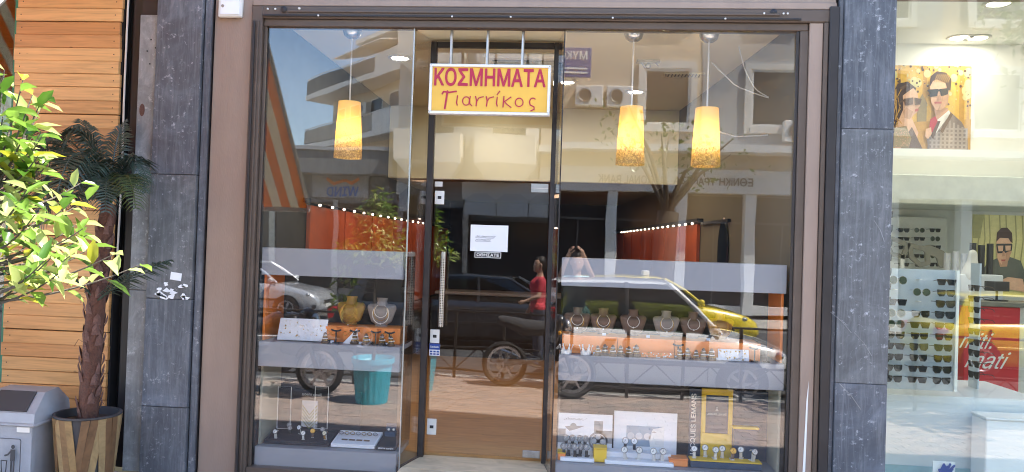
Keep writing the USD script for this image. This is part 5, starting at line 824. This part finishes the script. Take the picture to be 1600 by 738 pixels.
def motorbike(label, M):
    t = thing('motorbike', label, 'motorbike', M=M)
    for nm, x in (('front_wheel', .68), ('rear_wheel', -.66)):
        w = part(t, nm, moved(lathe([(.235, -.03), (.27, -.05), (.30, -.03), (.305, 0), (.30, .03), (.27, .05), (.235, .03), (.235, -.03)], 40), mat4((x, 0, .305), 0, pi / 2)), 'tyre', 50)
        part(w, 'rim', moved(cat(lathe([(.205, -.03), (.237, -.035), (.237, .035), (.205, .03), (.205, -.03)], 40), lathe([(0, -.05), (.04, -.05), (.04, .05), (0, .05)], 14), *[moved(box(.03, .215, -.014, .014, -.012, .012), mat4((0, 0, 0), k * pi / 3)) for k in range(6)]), mat4((x, 0, .305), 0, pi / 2)), 'rim', 40); part(w, 'brake_disc', moved(lathe([(.06, .052), (.13, .052), (.13, .058), (.06, .058), (.06, .052)], 28), mat4((x, 0, .305), 0, pi / 2)), 'steel')
    for s in (-.075, .075): part(t, 'fork_leg', tube([(.68, s, .305), (.48, s, .88)], [.028, .024], 10), 'moto_black', 40)
    part(t, 'front_mudguard', smoothhull([[((.68 + .33 * sin(a_), 0, .305 + .33 * cos(a_)), .035) for a_ in np.linspace(-1.1, .7, 7)]], .05, 3), 'moto_black', True)
    part(t, 'fuel_tank', smoothhull([[((.32, 0, .86), .13), ((.1, 0, .84), .15), ((-.08, 0, .8), .1)]], .04), 'moto_black', True); part(t, 'saddle', smoothhull([[((-.08, 0, .80), .1), ((-.4, 0, .80), .11), ((-.72, 0, .88), .06)]], .04), 'seat_cloth', True); part(t, 'engine', smoothhull([[((.22, 0, .42), .16), ((-.05, 0, .4), .18)], [((.1, 0, .5), .14), ((.22, 0, .66), .1)]], .05, 3), 'moto_grey', True); part(t, 'fairing', smoothhull([[((.45, 0, .8), .12), ((.3, 0, .62), .14), ((.2, 0, .4), .12)], [((.5, 0, .95), .1), ((.42, 0, .85), .12)]], .04), 'moto_black', True); part(t, 'exhaust', tube([(.2, -.14, .3), (-.2, -.16, .26), (-.5, -.19, .34), (-.78, -.2, .45)], [.03, .03, .05, .055], 10), 'steel', 40); part(t, 'swing_arm', [tube([(-.1, .09, .4), (-.66, .09, .305)], .03), tube([(-.1, -.09, .4), (-.66, -.09, .305)], .03), tube([(-.1, .09, .4), (-.1, -.09, .4)], .03)], 'moto_grey'); part(t, 'handlebar', tube([(.38, -.36, .98), (.46, -.15, .98), (.46, .15, .98), (.38, .36, .98)], .014), 'black'); part(t, 'headlight', ball((.6, 0, .9), .09, 2, (.7, 1, 1)), 'steel', True)
    for s in (-1, 1): part(t, 'mirror', [tube([(.4, s * .3, .98), (.38, s * .36, 1.02)], .006), ball((.38, s * .38, 1.03), .055, 1, (.4, 1, .6))], 'black')
    part(t, 'side_stand', tube([(.0, .1, .32), (.05, .3, .01)], .014), 'black'); part(t, 'indicator', [ball((.5, .16, .84), .025), ball((.5, -.16, .84), .025)], 'amber'); return t
motorbike('black motorbike on the pavement beside the teal pot, mirrored in the left window', mat4((-3.72, -3.35, G), radians(8), 0))
motorbike('black motorbike by the kerb mirrored at the right edge of the door', mat4((-.68, -3.74, G), radians(-6), 0))

# people
def person(label, M, sh, tr, arms, hold=None):
    t = thing('person', label, 'person', M=M); H = lambda s: 1 if s > 0 else -1
    body = [[((0, 0, .95), .13), ((0, 0, 1.12), .12), ((0, .01, 1.32), .145), ((0, 0, 1.47), .07), ((0, .0, 1.56), .055), ((0, .02, 1.64), .085), ((0, .02, 1.71), .088)], [((-.1, 0, .93), .1), ((.1, 0, .93), .1)], [((-.15, 0, 1.40), .075), ((.15, 0, 1.40), .075)], [((0, .075, 1.60), .045), ((0, .05, 1.68), .06)], [((0, .108, 1.645), .014), ((0, .09, 1.68), .014)], [((-.088, .0, 1.66), .02), ((-.092, .0, 1.69), .02)], [((.088, .0, 1.66), .02), ((.092, .0, 1.69), .02)]]
    legs = [[((s * .1, 0, .9), .09), ((s * .105, .01, .5), .06), ((s * .11, -.02, .1), .042)] for s in (-1, 1)]; feet = [[((s * .11, -.02, .05), .045), ((s * .12, .16, .03), .035)] for s in (-1, 1)]; ac, fing = [], []
    for s, (el, wr_) in zip((-1, 1), arms):
        el, wr_ = np.array(el), np.array(wr_); ac.append([((s * .18, 0, 1.4), .06), (el, .042), (wr_, .03)]); d = (wr_ - el) / np.linalg.norm(wr_ - el); inn = np.array([-s * 1., 0, 0]); upv = np.cross(d, inn); upv /= np.linalg.norm(upv); pal = wr_ + d * .06; fing.append([(wr_, .028), (pal, .034)])
        for k in range(4): b = pal + upv * (.024 - .016 * k) + d * .02; fing.append([(b, .011), (b + d * .03 + inn * .01, .0095), (b + d * (.045 - .004 * abs(k - 1)) + inn * .03, .008)])
        fing.append([(wr_ + d * .03 + upv * .015, .013), (wr_ + d * .05 + inn * .035 + upv * .03, .01), (wr_ + d * .075 + inn * .05 + upv * .03, .009)])
    part(t, 'body', smoothhull(body + legs + feet + ac + fing, .018, 5), 'skin', True)
    part(t, 'shirt', smoothhull([[((0, 0, .92), .15), ((0, 0, 1.12), .14), ((0, .01, 1.32), .165), ((0, 0, 1.44), .085)], [((-.1, 0, .92), .115), ((.1, 0, .92), .115)], [((-.16, 0, 1.40), .085), ((.16, 0, 1.40), .085)]] + [[((s * .18, 0, 1.4), .078), (np.array((s * .18, 0, 1.4)) * .4 + np.array(a_[0]) * .6, .062)] for s, a_ in zip((-1, 1), arms)], .03, 5), sh, True)
    part(t, 'trousers', smoothhull([[((0, 0, .92), .125), ((0, 0, .86), .13)]] + [[((s * .1, 0, .9), .112), ((s * .105, .01, .5), .085), ((s * .11, -.02, .1), .068)] for s in (-1, 1)], .04, 4), tr, True); part(t, 'shoe', smoothhull([feet[0] and [((-.11, -.03, .05), .052), ((-.12, .17, .035), .042)]], .03, 3), 'shoe', True); part(t, 'shoe', smoothhull([[((.11, -.03, .05), .052), ((.12, .17, .035), .042)]], .03, 3), 'shoe', True)
    part(t, 'hair', smoothhull([[((0, -.02, 1.73), .095), ((0, -.04, 1.66), .085)], [((0, .03, 1.765), .06), ((0, -.03, 1.76), .08)]], .03, 4), 'hair', True)
    for s in (-.032, .032): part(t, 'eye', ball((s, .099, 1.685), .011), 'white_bits', True)
    part(t, 'mouth', ball((0, .112, 1.603), .018, 1, (1.2, .4, .35)), 'pr_lip', True); return t
person('person in a pale aqua shirt taking the picture behind the white car', mat4((.03, -6.36, RZ + .01), 0, 0, 1.06), 'shirt_aqua', 'trousers', (((-.30, .16, 1.36), (-.125, .40, 1.80)), ((.28, .16, 1.36), (.075, .40, 1.80))))
t = thing('mobile_phone', 'dark mobile phone held up in both hands by the photographer', 'phone', (-.005, -5.876, 1.712)); part(t, 'body', box(-.079, .079, -.004, .004, 0, .076, .003), 'black'); part(t, 'camera_lens', box(.05, .07, .0042, .0052, .03, .065, .0004), 'dark_window')
person('person in a red flowered top standing in the road, mirrored at the door edge', mat4((-1.40, -6.95, RZ + .01), radians(70)), 'shirt_red', 'trousers', (((-.24, .02, 1.12), (-.22, .12, .9)), ((.24, .06, 1.14), (.16, .26, 1.05))))

# striped awning of the café next door
t = thing('striped_awning', 'orange and cream striped awning sloping out from the cafe front', 'awning'); top, tip = (.0, 5.30), (-2.78, 2.13); n_ = 36
for k in range(n_):
    x1 = -3.1 - k * .105; x0 = x1 - .105; q = [(x0, top[0], top[1]), (x1, top[0], top[1]), (x1, tip[0], tip[1]), (x0, tip[0], tip[1])]; part(t, 'stripe', hull([np.array(p) for p in q] + [np.array(p) + (0, -.006, -.006) for p in q]), 'awning_orange' if k % 2 == 0 else 'awning_cream')
part(t, 'front_bar', box(-3.1 - n_ * .105, -3.09, tip[0] - .05, tip[0] + .0, tip[1] - .05, tip[1] + .02, .008), 'white_plastic'); part(t, 'edge_arm', tube([(-3.085, top[0], top[1]), (-3.085, tip[0], tip[1])], .022), 'grey_metal')

# buildings across the street
def win(bd, x, z, w, h, m_='dark_window', y=0., fr='white_plastic', rec=.0):
    f_ = part(bd, 'window', [box(x, x + .07, y, y + .05, z, z + h), box(x + w - .07, x + w, y, y + .05, z, z + h), box(x + .07, x + w - .07, y, y + .05, z, z + .07), box(x + .07, x + w - .07, y, y + .05, z + h - .07, z + h)], fr); part(f_, 'pane', box(x + .071, x + w - .071, y + .005, y + .02, z + .071, z + h - .071), m_)
def ac(bd, x, y, z):
    u = part(bd, 'air_conditioner', box(x - .4, x + .4, y, y + .3, z, z + .6, .02), 'white_plastic'); part(u, 'fan_ring', moved(lathe([(.2, 0), (.23, .02), (.2, .03), (.18, .01), (.2, 0)], 24), mat4((x - .1, y + .3, z + .3), 0, -pi / 2)), 'grey_metal'); part(u, 'fan', moved(lathe([(0, 0), (.18, 0), (.18, .01), (0, .015)], 20), mat4((x - .1, y + .301, z + .3), 0, -pi / 2)), 'balcony_dark')
Yb = -17.5
bk = thing('bank_building', 'beige bank building with pale fascia lettered for the national bank', 'building', (0, Yb, 0))
part(bk, 'wall', box(-1.2, 16, -10, -.02, 4.3, 13), 'plaster_beige'); part(bk, 'ground_wall', box(-1.2, 16, -10, -.5, 0, 4.297), 'fascia_grey'); part(bk, 'fascia', box(-1.2, 16, -.5, .06, 3.58, 4.297), 'stone_pale'); part(bk, 'ledge', box(-1.2, 16, -.02, .7, 4.75, 4.95), 'stone_pale'); part(bk, 'parapet', box(-1.2, 16, -.02, .1, 13.0, 13.6), 'plaster_white')
for k in range(9): part(bk, 'pilaster', box(-1.15 + k * 2.05, -.85 + k * 2.05, -.499, .0, 0, 3.577, .01), 'stone_pale')
for k in range(8): x = -.84 + k * 2.05; part(bk, 'shop_window', box(x, x + 1.73, -.4, -.38, .25, 3.5), 'dark_window'); part(bk, 'window_bar', [box(x, x + 1.73, -.379, -.35, 2.7, 2.76), box(x + .84, x + .88, -.379, -.35, .25, 2.69)], 'balcony_dark'); part(bk, 'plinth', box(x, x + 1.73, -.41, -.2, 0, .249), 'stone_pale')
a, b = mir(935, 290, 17.44), mir(1042, 290, 17.44); part(bk, 'lettering', words('NATIONAL BANK', b[0] - a[0], .25, ((a[0] + b[0]) / 2, .065, 3.93), .02, True, True), 'bank_letter'); a, b = mir(1053, 285, 17.44), mir(1176, 285, 17.44); part(bk, 'lettering', words('ΕΘΝΙΚΗ ΤΡΑΠΕΖΑ', b[0] - a[0], .25, ((a[0] + b[0]) / 2, .065, 3.93), .02, True, True), 'bank_letter')
for k in range(5):
    for z in (5.6, 8.8): x = 1.9 + k * 3.15; win(bk, x, z, 1.35, 1.7); part(bk, 'window_surround', [box(x - .18, x - .002, -.01, .08, z - .2, z + 1.9), box(x + 1.352, x + 1.53, -.01, .08, z - .2, z + 1.9), box(x, x + 1.35, -.01, .08, z + 1.702, z + 1.9), box(x - .0, x + 1.35, -.01, .12, z - .2, z - .002)], 'plaster_white')
part(bk, 'dark_bay', box(3.6, 10.5, -.019, .0, 5.0, 12.9), 'plaster_grey'); ac(bk, 1.15, .0, 6.1); ac(bk, .25, .0, 6.1); ac(bk, 6.4, .02, 5.15)
a, b = mir(868, 74, 16.6), mir(924, 120, 16.6); t = thing('blue_shop_sign', 'blue hanging sign lettered in white high on the bank building', 'sign', (0, 0, 0)); cx = (a[0] + b[0]) / 2; w_ = (b[0] - a[0]); part(t, 'panel', box(a[0], b[0], -16.7, -16.6, b[2], a[2], .01), 'print_blue2'); part(t, 'lettering', words('ΜΥΚΟ', w_ * .8, .26, (cx, -16.598, a[2] - .22), .01, True, True), 'white_paint'); part(t, 'line', [box(a[0] + .06, b[0] - .1, -16.599, -16.59, b[2] + z, b[2] + z + .05) for z in (.1, .22)], 'white_paint'); part(t, 'bracket', [box(a[0] + .1, a[0] + .14, -17.5, -16.7, a[2] - .1, a[2] - .06), box(b[0] - .14, b[0] - .1, -17.5, -16.7, a[2] - .1, a[2] - .06)], 'black')
mid = thing('white_apartment_house', 'white apartment house with trapezoid bay balconies left of the bank', 'building', (0, Yb, 0)); part(mid, 'wall', box(-5.6, -1.25, -9, -.02, 3.3, 12.5), 'plaster_white'); part(mid, 'ground_wall', box(-5.6, -1.25, -9, -.6, 0, 3.297), 'fascia_grey'); part(mid, 'shop_window', box(-5.4, -1.4, -.55, -.5, .3, 2.6), 'dark_window')
for z in (4.3, 7.4, 10.5):
    for x in (-4.9, -2.6): part(mid, 'bay_balcony', hull([(x - .2, 0, z - .5), (x + .9, 0, z - .5), (x + .9, .4, z - .5), (x - .2, .4, z - .5), (x - .6, 0, z), (x + 1.3, 0, z), (x + 1.3, .9, z), (x - .6, .9, z), (x - .6, 0, z + .9), (x + 1.3, 0, z + .9), (x + 1.3, .9, z + .9), (x - .6, .9, z + .9)]), 'plaster_white'); win(mid, x - .2, z + .92, 1.2, 1.35)
for k in range(4): x = -5.4 + k * 1.02; part(mid, 'scalloped_canopy', flat(Polygon([(x, 2.75), (x, 3.25), (x + .25, 3.45), (x + .7, 3.45), (x + .98, 3.25), (x + .98, 2.75)]), .05, .3), 'plaster_grey')
ph = thing('phone_shop', 'low dark phone shop with a grey WIND sign over its windows', 'building', (0, Yb, 0)); part(ph, 'wall', box(-14, -5.62, -8, -.3, 0, 3.85), 'fascia_grey'); part(ph, 'roof_band', box(-14, -5.62, -8, .5, 3.853, 4.55), 'fascia_grey'); part(ph, 'roof_lip', box(-14, -5.6, -8, .56, 4.553, 4.66), 'plaster_grey')
for k in range(4): x = -13.6 + k * 2.05; part(ph, 'shop_window', box(x, x + 1.85, -.29, -.26, .3, 3.0), 'dark_window'); part(ph, 'window_post', box(x + 1.86, x + 2.04, -.29, -.2, 0, 3.1), 'grey_metal')
part(ph, 'sign_panel', box(-8.35, -6.55, -.29, -.2, 3.17, 3.85), 'plaster_grey'); part(ph, 'lettering', words('WIND', 1.05, .30, (-7.35, -.195, 3.36), .02, True, True), 'wind_blue'); part(ph, 'swoosh', moved(flat(LineString([(-.5, .08), (-.3, -.07), (-.05, .0), (.1, .02), (.3, -.07), (.5, .06)]).buffer(.045), .02, 0), mat4((-7.35, -.18, 3.68))), 'wind_orange')
# corner apartment block with long balconies, turned to the street
d_ = np.array([5.8, 6.5]); d_ /= np.linalg.norm(d_); ang = atan2(d_[1], d_[0])
ab = thing('apartment_block', 'beige corner apartment block with long balconies against the sky', 'building', (-16.6, -39.2, 0), ang)
part(ab, 'wall', box(1.2, 16, -12, -1.3, 0, 10.2), 'plaster_beige'); part(ab, 'penthouse', box(4.4, 16, -12, -2.6, 10.4, 13.2), 'plaster_beige'); part(ab, 'roof_slab', box(3.4, 16.2, -12, -1.6, 13.203, 13.45), 'plaster_white'); part(ab, 'penthouse', box(7, 16, -11, -4, 13.46, 16.0), 'plaster_white')
for z in (4.2, 7.2, 10.2):
    part(ab, 'balcony_slab', box(0, 16, -1.299, 0, z, z + .3), 'plaster_white'); part(ab, 'balcony_slab', box(0, 1.199, -12, -1.3, z, z + .3), 'plaster_white'); part(ab, 'balcony_panel', [box(0.05, 9, -.08, -.03, z + .34, z + 1.15), box(.05, .1, -12, -.09, z + .34, z + 1.15)], 'balcony_dark' if z > 8 else 'shutter'); part(ab, 'hand_rail', tube([(.06, -12, z + 1.25), (.06, -.06, z + 1.25), (16, -.06, z + 1.25)], .03), 'white_plastic'); part(ab, 'balcony_wall', box(9.01, 16, -.15, -.02, z + .3, z + 1.2), 'plaster_white')
for z in (4.6, 7.6):
    for x, w_ in ((2.0, 1.0), (3.6, 1.8), (6.2, 1.6), (8.6, 1.8), (11.2, 1.6)): win(ab, x, z, w_, 2.05, y=-1.29)
for x in (5.2, 7.8, 10.4): win(ab, x, 10.7, 1.6, 1.9, y=-2.59)
ac(ab, 5.75, -1.28, 8.9); ac(ab, 2.5, -1.28, 8.0 - .1); ac(ab, 3.4, -1.28, 4.6)
part(ab, 'penthouse_canopy', hull([(2.6, -2.6, 12.9), (8.4, -2.6, 12.9), (8.4, -.6, 12.4), (2.6, -.6, 12.4), (2.6, -2.6, 12.95), (8.4, -2.6, 12.95), (8.4, -.6, 12.45), (2.6, -.6, 12.45)]), 'plaster_white')
part(ab, 'aerial', [tube([(1.6, -3, 10.5), (1.6, -3, 14.3)], .03), tube([(1.2, -3, 14.0), (2.0, -3, 14.0)], .02), tube([(1.3, -3, 13.6), (1.9, -3, 13.6)], .02)], 'grey_metal')
lowb = thing('distant_house', 'low pale house far down the street left of the apartment block', 'building', (-22.5, -44, 0), .3); part(lowb, 'wall', box(-4, 4, -5, 0, 0, 6.2), 'plaster_white'); part(lowb, 'roof_slab', box(-4.3, 4.3, -5.3, .3, 6.203, 6.5), 'plaster_grey'); win(lowb, -2.5, 3.4, 1.4, 1.6); win(lowb, 1, 3.4, 1.4, 1.6)
rt = thing('cream_apartment_house', 'cream apartment house right of the bank mirrored in the optician window', 'building', (0, Yb, 0)); part(rt, 'wall', box(16.05, 30, -10, -.02, 0, 14), 'plaster_white')
for z in (4.2, 7.3, 10.4): part(rt, 'balcony_slab', box(16.4, 29, 0, 1.3, z, z + .2), 'plaster_white'); part(rt, 'balcony_panel', box(16.4, 29, 1.22, 1.28, z + .21, z + 1.1), 'shutter'); [win(rt, 17 + k * 2.6, z + .3, 1.5, 2.0) for k in range(4)]
part(rt, 'shop_window', box(16.5, 29, 0, .03, .3, 3.2), 'dark_window')
lf = thing('shuttered_house', 'plain beige house left of the phone shop', 'building', (0, Yb, 0)); part(lf, 'wall', box(-40, -24, -10, -.02, 0, 9), 'plaster_beige'); [win(lf, -38 + k * 3.4, z, 1.5, 1.7) for k in range(4) for z in (1.2, 4.2, 6.8)]

def tree(x, y, h, R, nl, label, seed):
    r = random.Random(seed); t = thing('street_tree', label, 'tree', (x, y, G)); fork = np.array([.15, 0, h * .52]); part(t, 'trunk', tube([(0, 0, -.05), (.05, .02, h * .25), fork], [.34, .3, .26], 14), 'bark', True); V, Fc, tips = [], [], []
    for k in range(9):
        q = k * 2.4; e = fork + np.array([R * .8 * cos(q), R * .8 * sin(q), h * .42 * r.uniform(.5, 1.1)]); m_ = (fork + e) / 2 + np.array([r.uniform(-.2, .2), r.uniform(-.2, .2), .25]); part(t, 'limb', tube([fork, m_, e], [.075, .045, .012], 7), 'bark', True)
        for j in range(9): tips.append(m_ * (1 - j / 8) + e * j / 8 + np.array([r.gauss(0, .35), r.gauss(0, .35), r.gauss(0, .25)]))
    for i in range(nl):
        c = r.choice(tips); p = c + np.array([r.gauss(0, .22), r.gauss(0, .22), r.gauss(0, .17)]); a1 = np.array([r.gauss(0, 1) for _ in range(3)]); a1 /= np.linalg.norm(a1); a2 = np.cross(a1, [r.gauss(0, 1) for _ in range(3)]); a2 /= np.linalg.norm(a2); L = r.uniform(.05, .1); o = len(V); V += [p - a1 * L, p + a2 * L * .5, p + a1 * L, p - a2 * L * .5]; Fc += [[o, o + 1, o + 2], [o, o + 2, o + 3]]
    part(t, 'crown', trimesh.Trimesh(np.array(V), np.array(Fc), process=False), 'tree_leaf', kind='stuff'); return t
tree(2.15, -13.9, 5.6, 1.9, 260, 'dark forked street tree before the bank, mirrored left of its lettering', 3)
tree(7.2, -3.75, 6.6, 2.0, 5200, 'leafy street tree on the near pavement right of the shop', 5); tree(15.0, -3.75, 6.2, 1.8, 4000, 'leafy street tree farther right on the near pavement', 8)
